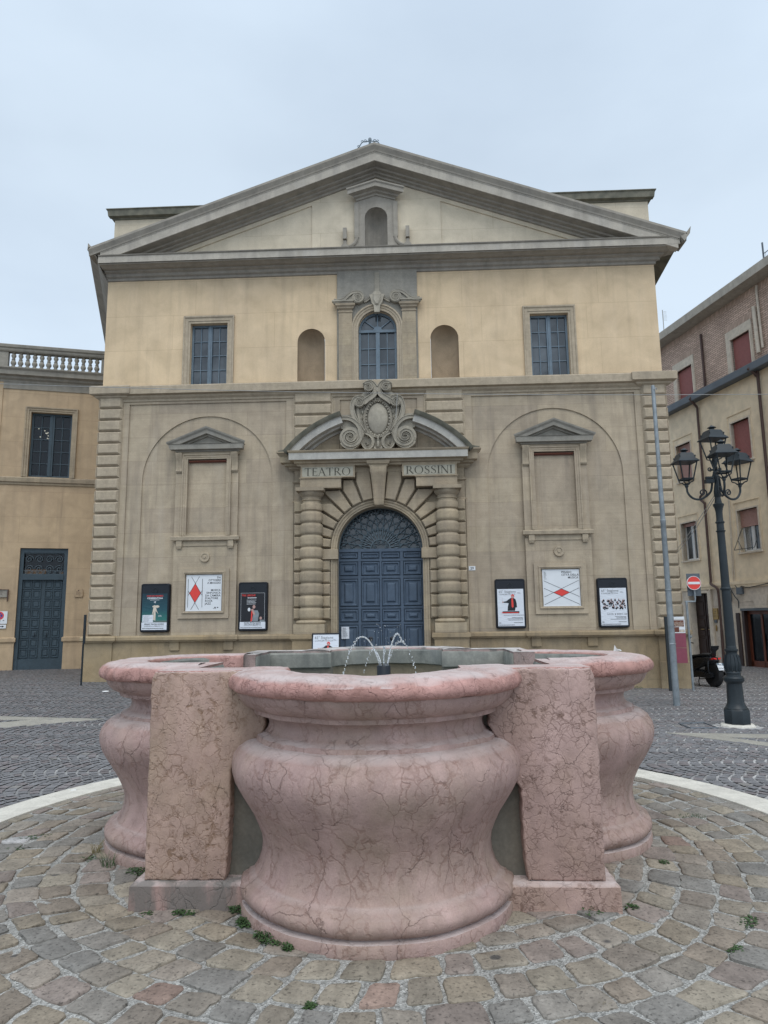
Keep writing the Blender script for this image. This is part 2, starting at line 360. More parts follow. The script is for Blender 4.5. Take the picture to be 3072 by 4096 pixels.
# ------------------------------------------------------------------ mesh builder
class MB:
    def __init__(s): s.v, s.f, s.c = [], [], []
    def add(s, v, f):
        o = len(s.v); s.v += [tuple(p) for p in v]; s.f += [tuple(i + o for i in q) for q in f]; return s
    def box(s, x0, x1, y0, y1, z0, z1):
        v = [(x, y, z) for x in (x0, x1) for y in (y0, y1) for z in (z0, z1)]
        return s.add(v, [(0, 1, 3, 2), (4, 6, 7, 5), (0, 4, 5, 1), (2, 3, 7, 6), (0, 2, 6, 4), (1, 5, 7, 3)])
    def obox(s, c, dx, dy, dz, ax, ay=None):
        ax = Vector(ax).normalized(); az = Vector((0, 0, 1)) if abs(ax.z) < .9 else Vector((0, 1, 0))
        ay = az.cross(ax).normalized() if ay is None else Vector(ay).normalized(); az = ax.cross(ay); c = Vector(c)
        v = [c + ax * i * dx / 2 + ay * j * dy / 2 + az * k * dz / 2 for i in (-1, 1) for j in (-1, 1) for k in (-1, 1)]
        return s.add(v, [(0, 1, 3, 2), (4, 6, 7, 5), (0, 4, 5, 1), (2, 3, 7, 6), (0, 2, 6, 4), (1, 5, 7, 3)])
    def loft(s, rings, cap=True, closed=True):
        n = len(rings[0]); v = [p for r in rings for p in r]; f = []
        for i in range(len(rings) - 1):
            for j in range(n if closed else n - 1):
                a, b = i * n + j, i * n + (j + 1) % n
                f.append((a, b, b + n, a + n))
        if cap: f.append(tuple(range(n))[::-1]); f.append(tuple(range((len(rings) - 1) * n, len(rings) * n)))
        return s.add(v, f)
    def prism(s, poly, ax, a, b):
        g = {'y': lambda p, t: (p[0], t, p[1]), 'x': lambda p, t: (t, p[0], p[1]), 'z': lambda p, t: (p[0], p[1], t)}[ax]
        return s.loft([[g(p, a) for p in poly], [g(p, b) for p in poly]])
    def pillow(s, poly, yb, yf, b, dep=None):
        """convex (x,z) block, back at yb, front at yf, with chamfered rim"""
        q = inset(poly, b); d = (dep or b) * (1 if yb > yf else -1)
        if len(q) != len(poly): return s.prism(poly, 'y', yb, yf)
        return s.loft([[(x, yb, z) for x, z in poly], [(x, yf + d, z) for x, z in poly], [(x, yf, z) for x, z in q]])
    def rb(s, x0, x1, z0, z1, yb, yf, b, dep=None): return s.pillow([(x0, z0), (x1, z0), (x1, z1), (x0, z1)], yb, yf, b, dep)
    def lathe(s, pr, cx=0, cy=0, seg=24, a0=0, a1=2 * pi, sq=1.):
        full = abs(a1 - a0 - 2 * pi) < 1e-6; n = seg if full else seg + 1
        rings = [[(cx + r * cos(a0 + (a1 - a0) * j / seg), cy + r * sin(a0 + (a1 - a0) * j / seg), z) for j in range(n)] for r, z in pr]
        return s.loft(rings, cap=full, closed=full)
    def tube(s, pts, r, seg=8, cap=True, flat=1.):
        pts = [Vector(p) for p in pts]; rings = []; pu = None
        for i, p in enumerate(pts):
            d = (pts[min(i + 1, len(pts) - 1)] - pts[max(i - 1, 0)]).normalized()
            if pu is None: pu = d.orthogonal().normalized() if abs(d.y) > .5 else Vector((0, 1, 0)).cross(d).cross(d).normalized() * -1
            u = (pu - d * pu.dot(d)).normalized(); pu = u; w = d.cross(u)
            rr = r[i] if isinstance(r, (list, tuple)) else r
            rings.append([p + (u * cos(2 * pi * j / seg) * flat + w * sin(2 * pi * j / seg)) * rr for j in range(seg)])
        return s.loft(rings, cap)
    def ball(s, c, r, seg=10, rx=1, ry=1, rz=1):
        rings = [[(c[0] + r * rx * sin(pi * i / (seg // 2 + 1)) * cos(2 * pi * j / seg), c[1] + r * ry * sin(pi * i / (seg // 2 + 1)) * sin(2 * pi * j / seg), c[2] + r * rz * cos(pi * i / (seg // 2 + 1))) for j in range(seg)] for i in range(1, seg // 2 + 1)]
        return s.loft(rings)
    def mould(s, x0, x1, yw, pr, kl=1, kr=1):
        """moulding along x on a wall at y=yw; pr = [(projection, z)...] bottom to top; mitred returns"""
        n = len(pr)
        v = [(x0 - kl * p, yw, z) for p, z in pr] + [(x0 - kl * p, yw - p, z) for p, z in pr] + [(x1 + kr * p, yw - p, z) for p, z in pr] + [(x1 + kr * p, yw, z) for p, z in pr]
        f = [(k * n + i, (k + 1) * n + i, (k + 1) * n + i + 1, k * n + i + 1) for k in range(3) for i in range(n - 1)]
        f += [(0, n, 2 * n, 3 * n), (n - 1, 4 * n - 1, 3 * n - 1, 2 * n - 1)]
        return s.add(v, f)
    def arch(s, cx, cz, a0, a1, pr, yw, seg=32, cap=True):
        """pr=[(radius, projection)...]; angles from +x axis"""
        rings = []
        for i in range(seg + 1):
            a = a0 + (a1 - a0) * i / seg
            rings.append([(cx + r * cos(a), yw - p, cz + r * sin(a)) for r, p in pr])
        return s.loft(rings, cap, closed=True)
    def plate(s, outer, holes, y, dep):
        """wall sheet at y with openings whose reveals run back by dep"""
        loops = [outer] + holes
        vs = [[Vector((x, z, 0)) for x, z in l] for l in loops]
        tri = tessellate_polygon(vs); flat = [p for l in loops for p in l]
        s.add([(x, y, z) for x, z in flat], tri)
        for h in holes:
            n = len(h)
            s.add([(x, y, z) for x, z in h] + [(x, y + dep, z) for x, z in h], [(i, (i + 1) % n, (i + 1) % n + n, i + n) for i in range(n)])
        return s
    def xf(s, m):
        s.v = [tuple(m @ Vector(p)) for p in s.v]; return s
    def mirror(s):
        n = len(s.v); s.v += [(-x, y, z) for x, y, z in s.v]; s.f += [tuple(i + n for i in reversed(q)) for q in s.f]; return s
    def build(s, name, mat, parent=None, ang=35, bevel=0, flip=True, seg=2, split=None):
        if split:
            par = list(range(len(s.v)))
            def fd(i):
                while par[i] != i: par[i] = par[par[i]]; i = par[i]
                return i
            for q in s.f:
                for k in q[1:]: par[fd(k)] = fd(q[0])
            gr = {}
            if split == 'is': key = fd
            else:
                xs_ = {}
                for i, p in enumerate(s.v): r_ = fd(i); a_ = xs_.setdefault(r_, [9e9, -9e9]); a_[0] = min(a_[0], p[0]); a_[1] = max(a_[1], p[0])
                key = lambda i: xs_[fd(i)][0] + xs_[fd(i)][1] > 0
            for q in s.f: gr.setdefault(key(q[0]), []).append(q)
            out = []
            for fs in gr.values():
                ids = sorted({i for q in fs for i in q}); mp_ = {i: j for j, i in enumerate(ids)}
                m = MB(); m.v = [s.v[i] for i in ids]; m.f = [tuple(mp_[i] for i in q) for q in fs]
                out.append(m.build(name, mat, parent, ang, bevel, flip, seg))
            return out[0]
        me = bpy.data.meshes.new(name); me.from_pydata(s.v, [], s.f); me.update()
        if flip:
            bm = bmesh.new(); bm.from_mesh(me); bmesh.ops.recalc_face_normals(bm, faces=bm.faces); bm.to_mesh(me); bm.free()
        me.materials.append(mat)
        if ang:
            me.polygons.foreach_set('use_smooth', [True] * len(me.polygons)); me.set_sharp_from_angle(angle=radians(ang))
        if s.c:
            at = me.color_attributes.new('tint', 'FLOAT_COLOR', 'POINT')
            at.data.foreach_set('color', [q for c in s.c for q in (*c, 1)])
        o = bpy.data.objects.new(name, me); COL.objects.link(o); o.parent = parent
        if bevel:
            b = o.modifiers.new('bevel', 'BEVEL'); b.width = bevel; b.segments = seg; b.limit_method = 'ANGLE'; b.angle_limit = radians(40); b.harden_normals = False
        return o

def inset(poly, d):
    n = len(poly); a = sum(poly[i][0] * poly[(i + 1) % n][1] - poly[(i + 1) % n][0] * poly[i][1] for i in range(n)); sg = 1 if a > 0 else -1
    L = []
    for i in range(n):
        (x0, y0), (x1, y1) = poly[i], poly[(i + 1) % n]; l = hypot(x1 - x0, y1 - y0) or 1e-9
        nx, ny = -(y1 - y0) / l * sg, (x1 - x0) / l * sg
        L.append((nx, ny, nx * x0 + ny * y0 + d))
    o = []
    for i in range(n):
        a1, b1, c1 = L[i - 1]; a2, b2, c2 = L[i]; D = a1 * b2 - a2 * b1
        if abs(D) < 1e-6: return []
        o.append(((c1 * b2 - c2 * b1) / D, (a1 * c2 - a2 * c1) / D))
    return o
def clip(poly, a, b, c):
    """keep a*x+b*z<=c"""
    o = []; n = len(poly)
    for i in range(n):
        p, q = poly[i], poly[(i + 1) % n]; dp, dq = a * p[0] + b * p[1] - c, a * q[0] + b * q[1] - c
        if dp <= 0: o.append(p)
        if dp * dq < 0: t = dp / (dp - dq); o.append((p[0] + (q[0] - p[0]) * t, p[1] + (q[1] - p[1]) * t))
    return o
def rect(x0, x1, z0, z1): return [(x0, z0), (x1, z0), (x1, z1), (x0, z1)]
def archpoly(cx, hw, z0, zs, n=18, r=None):
    r = r or hw
    return [(cx - hw, z0), (cx + hw, z0)] + [(cx + r * cos(pi * i / n), zs + r * sin(pi * i / n)) for i in range(n + 1)]
def empty(name, loc=(0, 0, 0), rz=0, label=None, cat=None, group=None):
    o = bpy.data.objects.new(name, None); COL.objects.link(o); o.location = loc; o.rotation_euler = (0, 0, rz); o.empty_display_size = .3
    if label: tag(o, label, cat, group)
    return o
def tag(o, label, cat=None, group=None, kind=None):
    if label: o['label'] = label
    if cat: o['category'] = cat
    if group: o['group'] = group
    if kind: o['kind'] = kind
    return o
def cptree(o, parent=None):
    c = o.copy(); COL.objects.link(c); c.parent = parent
    for ch in [x for x in bpy.data.objects if x.parent == o]: cptree(ch, c)
    return c
def text(mb, s, size, x, z, y, align='LEFT', width=1., bold=0.):
    cu = bpy.data.curves.new('t', 'FONT'); cu.body = s; cu.size = size; cu.align_x = align; cu.offset = bold; cu.resolution_u = 2
    ob = bpy.data.objects.new('t', cu); COL.objects.link(ob)
    bpy.context.view_layer.update()
    me = ob.evaluated_get(bpy.context.evaluated_depsgraph_get()).to_mesh()
    mb.add([(x + v.co.x * width, y, z + v.co.y) for v in me.vertices], [tuple(p.vertices) for p in me.polygons])
    ob.evaluated_get(bpy.context.evaluated_depsgraph_get()).to_mesh_clear(); bpy.data.objects.remove(ob); bpy.data.curves.remove(cu)
def spiral(cx, cz, r0, r1, a0, turns, n=40, sg=1):
    return [(cx + (r0 + (r1 - r0) * (i / n) ** .8) * cos(a0 + sg * 2 * pi * turns * i / n), cz + (r0 + (r1 - r0) * (i / n) ** .8) * sin(a0 + sg * 2 * pi * turns * i / n)) for i in range(n + 1)]
def strap(mb, pts, w, yb, yf, lip=.012):
    """flat raised band with lips along an (x,z) path; w may vary"""
    n = len(pts); L_, R_, = [], []
    for i, p in enumerate(pts):
        a, b = pts[max(i - 1, 0)], pts[min(i + 1, n - 1)]; l = hypot(b[0] - a[0], b[1] - a[1]) or 1e-6
        nx, nz = -(b[1] - a[1]) / l, (b[0] - a[0]) / l
        ww = (w if not isinstance(w, (list, tuple)) else w[0] + (w[1] - w[0]) * i / (n - 1)) / 2
        ts = [-1, -1, -.7, -.55, .55, .7, 1, 1]
        ys = [yb, yf, yf, yf + lip, yf + lip, yf, yf, yb]
        L_.append([(p[0] + nx * ww * t_, y_, p[1] + nz * ww * t_) for t_, y_ in zip(ts, ys)])
    mb.loft(L_)
def gz(x, y):
    t_ = min(1, max(0, (y - 6.2) / 7.)); t_ = t_ * t_ * (3 - 2 * t_)
    return t_ * (-.07 - .2 * math.tanh(.024 * (x + .78) / .2))
def smooth_path(pts, n=6):
    o = []
    P_ = [pts[0]] + list(pts) + [pts[-1]]
    for i in range(1, len(P_) - 2):
        for k in range(n):
            t_ = k / n; a, b, c, d = P_[i - 1], P_[i], P_[i + 1], P_[i + 2]
            o.append(tuple(.5 * (2 * b[j] + (c[j] - a[j]) * t_ + (2 * a[j] - 5 * b[j] + 4 * c[j] - d[j]) * t_ ** 2 + (-a[j] + 3 * b[j] - 3 * c[j] + d[j]) * t_ ** 3) for j in range(len(b))))
    o.append(tuple(pts[-1])); return o

# ================================================================== ground and paving
FC = (-.24, 5.15)                       # fountain centre
RC, RI, RO = (-.24, 4.98), 2.93, 3.23   # white ring
mb = MB()
xs = [-220, -90, -45, -30] + [-24 + i * 1.0 for i in range(49)] + [30, 45, 90, 220]
ys = [-120, -40, -12] + [-4 + i * 1.0 for i in range(45)] + [50, 70, 120, 260]
mb.v = [(x, y, gz(x, y)) for y in ys for x in xs]
nx = len(xs)
mb.f = [(j * nx + i, j * nx + i + 1, (j + 1) * nx + i + 1, (j + 1) * nx + i) for j in range(len(ys) - 1) for i in range(nx - 1)]
tag(mb.build('ground', M['pavebase'], flip=False), 'grey mortar bed of the square', None, None, 'structure')

# pale stone bands set in the grey paving
BANDS = [[(-4.8, 10.85), (-6.6, 11.02), (-11.5, 11.6), (-11.6, 11.35), (-6.6, 10.80), (-5.7, 10.62)],
         [(-4.8, 10.85), (-5.5, 10.55), (-5.45, 10.35), (-5.9, 9.72), (-9.4, 6.0), (-9.7, 6.0), (-5.85, 9.95)],
         [(3.42, 9.86), (4.30, 9.62), (9.4, 9.05), (9.4, 8.85), (4.4, 9.35), (3.87, 9.42)],
         [(3.42, 9.86), (3.8, 9.42), (4.05, 8.5), (4.9, 6.4), (5.1, 6.4), (4.3, 8.6), (3.97, 9.44)]]
BANDS = [[(-4.8, 10.86), (-11.5, 11.75), (-11.5, 11.45), (-6.2, 10.70)], [(-4.8, 10.86), (-5.9, 10.72), (-10.4, 7.0), (-10.05, 6.9)],
         [(3.40, 9.88), (4.0, 9.40), (9.4, 8.75), (9.4, 9.0)], [(3.40, 9.88), (5.6, 6.4), (5.85, 6.5), (4.02, 9.42)]]
def inpoly(x, y, P_):
    c = False
    for i in range(len(P_)):
        (x0, y0), (x1, y1) = P_[i - 1], P_[i]
        if (y0 > y) != (y1 > y) and x < (x1 - x0) * (y - y0) / (y1 - y0) + x0: c = not c
    return c
mb = MB()
for P_ in BANDS: mb.loft([[(x, y, gz(x, y) - .03) for x, y in P_], [(x, y, gz(x, y) + .013) for x, y in P_]])
tag(mb.build('pavement_band', M['band'], ang=0), 'pale stone bands forming pointed shapes in the grey setts', None, None, 'structure')

# setts laid in segmental arcs
mb = MB(); R = random.Random(5)
Wc, Ra = .80, .55
for ci in range(-8, 28):
    yc = 5.0 + ci * Wc
    for ri in range(-190, 190):
        x0 = ri * .112 + (ci % 2) * .05 - Ra
        if abs(x0) > max(yc, 4) * .72 + 4.5: continue
        n = 8
        for k in range(n):
            a = radians(-46.5 + 93 * (k + .5) / n); rr = Ra + R.uniform(-.006, .006)
            px, py = x0 + 2 * Ra - rr * cos(a), yc + rr * sin(a)
            if hypot(px - RC[0], py - RC[1]) < RO + .05 or hypot(px - 4.76, py - 10.75) < .36: continue
            if px < -8 and py > 21.6 or -8 < px < 5.6 and py > 17.3 or py > 27: continue
            if any(inpoly(px, py, P_) for P_ in BANDS): continue
            a = -a + pi / 2 if False else pi / 2 - a
            hw, hd = (Ra * radians(93) / n) / 2 - .005, .112 * sin(a) / 2 - .0095
            g = R.uniform(.84, 1.16); tv = R.random()
            col = (.158 * g, .156 * g, .162 * g) if tv > .3 else (.168 * g, .150 * g, .152 * g)
            if tv < .02: col = (.2, .19, .18)
            z = gz(px, py) + .008 + R.uniform(0, .004); o = len(mb.v); tx, ty = R.uniform(-.02, .02), R.uniform(-.03, .03)
            for i, j in ((-1, -1), (1, -1), (1, 1), (-1, 1)):
                u, v = i * (hw - R.uniform(0, .005)), j * (hd - R.uniform(0, .004))
                mb.v.append((px + u * cos(a) - v * sin(a), py + u * sin(a) + v * cos(a), z + u * tx + v * ty)); mb.c.append(col)
            mb.f.append((o, o + 1, o + 2, o + 3))
tag(mb.build('road', M['sett'], ang=0, flip=False), 'grey porphyry setts laid in arcs', None, None, 'structure')

# white stone ring with open joints
mb = MB()
for k in range(15):
    a0, a1 = 2 * pi * k / 15 + .02 + .23, 2 * pi * (k + 1) / 15 + .018 + .23
    n = 12; pl = [(RC[0] + RO * cos(a0 + (a1 - a0) * i / n), RC[1] + RO * sin(a0 + (a1 - a0) * i / n)) for i in range(n + 1)] + [(RC[0] + RI * cos(a1 - (a1 - a0) * i / n), RC[1] + RI * sin(a1 - (a1 - a0) * i / n)) for i in range(n + 1)]
    mb.prism(pl, 'z', -.05, .022)
tag(mb.build('kerb_ring', M['kerb'], ang=30, bevel=.004), 'white stone ring edging the cobbled circle', None, None, 'structure')

# cobbles in rings round the fountain, on a gravel bed
mb = MB(); n = 96
mb.loft([[(RC[0] + (RI + .02) * cos(2 * pi * i / n), RC[1] + (RI + .02) * sin(2 * pi * i / n), -.02) for i in range(n)], [(RC[0] + (RI + .02) * cos(2 * pi * i / n), RC[1] + (RI + .02) * sin(2 * pi * i / n), .004) for i in range(n)]])
tag(mb.build('gravel_bed', M['gravel'], ang=0), 'pale gravel joints between the beige cobbles', None, None, 'structure')
mb = MB(); R = random.Random(21)
PAL = [(.25, .215, .17), (.235, .205, .17), (.215, .195, .17), (.245, .205, .155), (.23, .19, .15), (.20, .188, .17), (.225, .185, .16), (.265, .23, .18), (.235, .20, .165)]
def cobble(cor, col, h):
    pts = []
    m = len(cor)
    for i in range(m):
        p0, p1, p2 = Vector(cor[i - 1]), Vector(cor[i]), Vector(cor[(i + 1) % m])
        q_ = R.uniform(.10, .20)
        pts.append(p1.lerp(p0, q_)); pts.append(p1.lerp(p0, .035).lerp(p2, .035 + q_ * .1)); pts.append(p1.lerp(p2, q_))
        if R.random() < .5: pts.append(p1.lerp(p2, .35) + Vector((p2.y - p1.y, p1.x - p2.x)) * R.uniform(-.03, .04))
        mid = p1.lerp(p2, .5); nrm = Vector((p2.y - p1.y, p1.x - p2.x)); pts.append(mid + nrm * R.uniform(-.03, .05))
    c = sum(pts, Vector((0, 0))) / len(pts); o = len(mb.v)
    tilt = (R.uniform(-.05, .05), R.uniform(-.05, .05))
    rings = []
    for s_, z in ((1.0, -.4), (1., .5), (.98, .86), (.935, .98), (.5, 1.02)):
        rings.append([(c.x + (p.x - c.x) * s_ + R.uniform(-.0025, .0025), c.y + (p.y - c.y) * s_ + R.uniform(-.0025, .0025), h * z + ((p.x - c.x) * tilt[0] + (p.y - c.y) * tilt[1] + R.uniform(-.0012, .0012)) * (z > .5)) for p in pts])
    mb.loft(rings); mb.c += [col] * (len(mb.v) - o)
r = 1.15; k = 0
while r < RI - .07:
    dr = min(R.uniform(.16, .205), RI - r)
    if RI - r - dr < .09: dr = RI - r
    off = R.uniform(0, 1); a = off * .2; end = a + 2 * pi
    while a < end - .03:
        da = R.uniform(.15, .245) / (r + dr / 2)
        if end - a - da < .06: da = end - a
        g = .008 + R.uniform(0, .008); ga = g / r
        j = lambda q=.018: R.uniform(-q, q)
        cor = [(r + g + j(), a + ga + j(.006)), (r + g + j(), a + da - ga + j(.006)), (r + dr - g + j(), a + da - ga * .8 + j(.008)), (r + dr - g + j(), a + ga * .8 + j(.008))]
        # wavy courses, so the rings wander as hand-laid ones do
        cor = [((q + .03 * sin(3 * w + r * 2) + .015 * sin(7 * w + 1)), w + .02 * sin(5 * q)) for q, w in cor]
        cor = [(RC[0] + min(q, RI - .012) * cos(w), RC[1] + min(q, RI - .012) * sin(w)) for q, w in cor]
        cx, cy = sum(p[0] for p in cor) / 4, sum(p[1] for p in cor) / 4
        if cy < 7.4 or abs(cx) > 1.3:
            c_ = PAL[R.randrange(len(PAL))]; q = R.uniform(.82, 1.12)
            if R.random() < .012: c_ = (.26, .185, .15)
            if R.random() < .01: c_ = (.37, .36, .35)
            cobble(cor, tuple(x * q for x in c_), R.uniform(.010, .016))
        a += da
    r += dr
tag(mb.build('paving', M['cobble'], ang=60), 'worn beige and grey cobbles in rings round the fountain', None, None, 'structure')

# ================================================================== theatre
TH = empty('theatre', (-.78, 17, 0), 0, 'stone and yellow theatre with broad pediment and blue arched door lettered TEATRO ROSSINI', 'theatre')
B = lambda mb, n, m, p=TH, **k: mb.build(n, M[m], p, **k)

# lower wall sheets
mb = MB()
def mir(p): return [(-x, z) for x, z in p][::-1]
panR = rect(2.37, 6.46, 1.16, 7.08)
upc = rect(-.99, .99, 5.7, 7.07)
door = archpoly(0, 1.07, -.4, 3.22, 24)
mb.plate(rect(-7.2, 7.2, -.5, 7.3), [panR, mir(panR), upc, door], 0, .035)
mb.box(-.99, .99, .035, .05, 5.7, 7.07)
for s_ in (1, -1):
    o = [(x * s_, z) for x, z in panR]; a_ = [(x * s_, z) for x, z in archpoly(4.39, 1.68, 1.16, 5.05, 30)]
    mb.plate(o, [a_], .035, .035)
    mb.box(2.3 if s_ > 0 else -6.5, 6.5 if s_ > 0 else -2.3, .07, .09, 1.1, 6.9)
B(mb, 'lower_wall', 'sand', ang=0, flip=False)
# base zone and base course
mb = MB()
for s_ in (-1, 1):
    x = sorted((s_ * 2.14, s_ * 7.24)); mb.box(x[0], x[1], -.05, .05, -.6, 1.03)
    x = sorted((s_ * 6.6, s_ * 7.3)); mb.box(x[0], x[1], -.09, .0, -.6, 1.04)
    if s_ > 0: mb.box(6.58, 7.33, -.14, .1, -.6, .42)
    for c in (3.725, 5.055): mb.box(*sorted((s_ * (c - .12), s_ * (c + .12))), -.10, 0, .8, 1.035)
B(mb, 'plinth', 'sandb', ang=0, bevel=.012, split='lr')
mb = MB()
pr = [(0, 1.02), (.06, 1.02), (.07, 1.05), (.10, 1.06), (.10, 1.13), (.075, 1.16), (0, 1.17)]
for s_ in (-1, 1):
    for a_, b_, e in ((2.16, 3.57, 0), (5.2, 6.58, 0), (3.57, 5.2, .05), (6.58, 7.26, .06)):
        x = sorted((s_ * a_, s_ * b_)); mb.mould(x[0], x[1], -.05 if e == 0 else -.05 - e, pr, 1 if e else 0, 1 if e else 0)
        if e: mb.box(x[0], x[1], -.05 - e, .05, 1.02, 1.17)
B(mb, 'base_course', 'sandb', ang=0, split='lr')
# string course between the storeys
mb = MB()
mb.mould(-7.2, 7.2, 0, [(0, 7.14), (.03, 7.15), (.03, 7.2), (.09, 7.25), (.10, 7.29), (.19, 7.31), (.20, 7.50), (.17, 7.53), (0, 7.56)])
mb.mould(6.62, 7.22, 0, [(.03, 7.2), (.14, 7.26), (.15, 7.30), (.25, 7.33), (.26, 7.52), (.22, 7.545), (0, 7.57)])
mb.mould(-7.22, -6.62, 0, [(.03, 7.2), (.12, 7.26), (.13, 7.30), (.22, 7.33), (.23, 7.51), (.20, 7.545), (0, 7.57)])
B(mb, 'string_course', 'sandq', ang=25)
# quoins
for s_ in (-1, 1):
    mb = MB(); x = sorted((s_ * 6.62, s_ * 7.22)); mb.box(x[0], x[1], -.025, .3, 1.16, 7.28)
    for i in range(20):
        z0 = 1.165 + i * .3055
        for k in range(2):
            xa, xb = (x[0] + .015, x[1] + .012) if s_ > 0 else (x[0] - .012, x[1] - .015)
            if k == 0: mb.rb(xa, xb, z0 + .008, z0 + .298, -.01, -.10, .042, .055)
            else:
                q = 7.22 if s_ > 0 else -7.22
                mb.loft([[(q, -.08, z0 + .01), (q, .25, z0 + .01), (q, .25, z0 + .295), (q, -.08, z0 + .295)], [(q + s_ * .03, -.06, z0 + .05), (q + s_ * .03, .21, z0 + .05), (q + s_ * .03, .21, z0 + .255), (q + s_ * .03, -.06, z0 + .255)]])
    B(mb, 'quoin', 'sandq', ang=20, bevel=.006)
    mb = MB(); x = sorted((s_ * 1.18, s_ * 2.17))
    mb.box(x[0] - .02, x[1] + .02, -.02, .02, 5.3, 7.30)
    for i in range(6): mb.rb(x[0] + .01, x[1] - .01, 6.985 - i * .305, 7.275 - i * .305, -.01, -.08, .042, .05)
    B(mb, 'rusticated_panel', 'sandq', ang=20, bevel=.006)

# upper wall
winL = lambda c: rect(c - .49, c + .49, 7.56, 9.25)
nic = lambda c: archpoly(c, .36, 7.56, 8.66, 18)
mb = MB()
mb.plate(rect(-7.2, 7.2, 7.5, 10.7), [winL(-4.43), winL(4.43), nic(-1.73), nic(1.73), archpoly(0, .5, 7.56, 8.95, 18)], 0, .22)
B(mb, 'upper_wall', 'yellow', ang=0, flip=False)
for s_ in (-1, 1):
    mb = MB(); c = s_ * 1.73; n = 14; prof = [(.355 * cos(pi * i / n), .36 * sin(pi * i / n)) for i in range(n + 1)]
    rings = [[(c + x, y + .004, z) for x, y in prof] for z in (7.54, 8.66)]
    for k in range(1, 8):
        a = pi / 2 * k / 7; rings.append([(c + x * cos(a), y * cos(a) + .004, 8.66 + .355 * sin(a)) for x, y in prof])
    mb.loft(rings, cap=False, closed=False)
    B(mb, 'niche', 'niche', ang=60, flip=False)
# windows of the upper storey
def leafwin(name, par, x0, x1, z0, z1, y, rows, mf='blue2', mg='glass', cols=2, mid=.11, st=.055, bar=.022):
    f = MB(); w = f.box
    w(x0, x0 + st, y, y + .06, z0, z1); w(x1 - st, x1, y, y + .06, z0, z1); w(x0 + st, x1 - st, y, y + .06, z1 - st, z1); w(x0 + st, x1 - st, y, y + .06, z0, z0 + st)
    c = (x0 + x1) / 2; w(c - mid / 2, c + mid / 2, y - .012, y + .058, z0 + st - .01, z1 - st + .01); w(c - .018, c + .018, y - .03, y, z0 + .02, z1 - .02)
    for a, b in ((x0 + st, c - mid / 2), (c + mid / 2, x1 - st)):
        for i in range(1, cols): q = a + (b - a) * i / cols; w(q - bar / 2, q + bar / 2, y + .01, y + .052, z0 + st, z1 - st)
        for i in range(1, rows): q = z0 + st + (z1 - z0 - 2 * st) * i / rows; w(a, b, y + .014, y + .05, q - bar / 2, q + bar / 2)
    fo = f.build(name, M[mf], par, ang=0, bevel=.004)
    g = MB().box(x0 + .01, x1 - .01, y + .04, y + .046, z0 + .01, z1 - .01).build('pane', M[mg], fo, ang=0)
    return fo
for s_ in (-1, 1):
    c = s_ * 4.43
    mb = MB()
    for k, (ow, p) in enumerate(((.66, .045), (.61, .03), (.555, .018))):
        t_ = 9.25 + (ow - .49) * 1.2
        iw = .49
        for xa, xb in ((c - ow, c - iw), (c + iw, c + ow)): mb.box(xa, xb, -p - k * .0 if k == 0 else -p, .22, 7.53 + k * .002, t_ - .001)
        mb.box(c - ow, c + ow, -p, .0, 9.25, t_)
    mb = MB()
    pr_ = [(.49, 9.25, .0), (.49, 9.25, .02), (.55, 9.31, .02), (.55, 9.31, .035), (.62, 9.38, .035), (.64, 9.41, .06), (.67, 9.45, .06), (.67, 9.45, 0)]
    rings = []
    for (x, z) in ((-1, 0), (-1, 1), (1, 1), (1, 0)): rings.append([(c + x * w_, -p, (zt if z else 7.535)) for w_, zt, p in pr_])
    mb.loft(rings, cap=True)
    fr = B(mb, 'window_surround', 'sandq', ang=25)
    leafwin('window', TH, c - .49, c + .49, 7.56, 9.25, .13, 4)

# central bay
mb = MB()
mb.plate(rect(-1.05, 1.05, 7.53, 10.6), [archpoly(0, .5, 7.55, 8.95, 18)], -.045, .05)
mb.box(-1.05, -1.049, -.045, .01, 7.53, 10.6); mb.box(1.049, 1.05, -.045, .01, 7.53, 10.6)
B(mb, 'bay_panel', 'grey', ang=0, flip=False)
mb = MB()
for s_ in (-1, 1):
    x = sorted((s_ * .65, s_ * 1.0)); mb.box(x[0], x[1], -.12, -.04, 7.54, 9.40)
    mb.mould(x[0], x[1], -.115, [(0, 9.38), (.02, 9.385), (.02, 9.42), (.0, 9.43), (.0, 9.46), (.04, 9.49), (.045, 9.53), (.08, 9.56), (.085, 9.61), (0, 9.62)])
B(mb, 'pilaster', 'sandp', ang=25, split='lr')
mb = MB(); mb.arch(0, 8.95, 0, pi, [(.5, -.0), (.5, .02 + .045), (.56, .07), (.565, .085), (.62, .09), (.625, .115), (.665, .115), (.665, .04), (.5, .0)][:-1], 0, 28)
for s_ in (-1, 1):
    pr_ = [(.5, 0), (.5, .065), (.56, .07), (.565, .085), (.62, .09), (.625, .115), (.648, .115), (.648, .04)]
    mb.loft([[(s_ * r_, -p, z) for r_, p in pr_] for z in (7.54, 8.95)])
B(mb, 'archivolt', 'sandq', ang=25)
mb = MB()
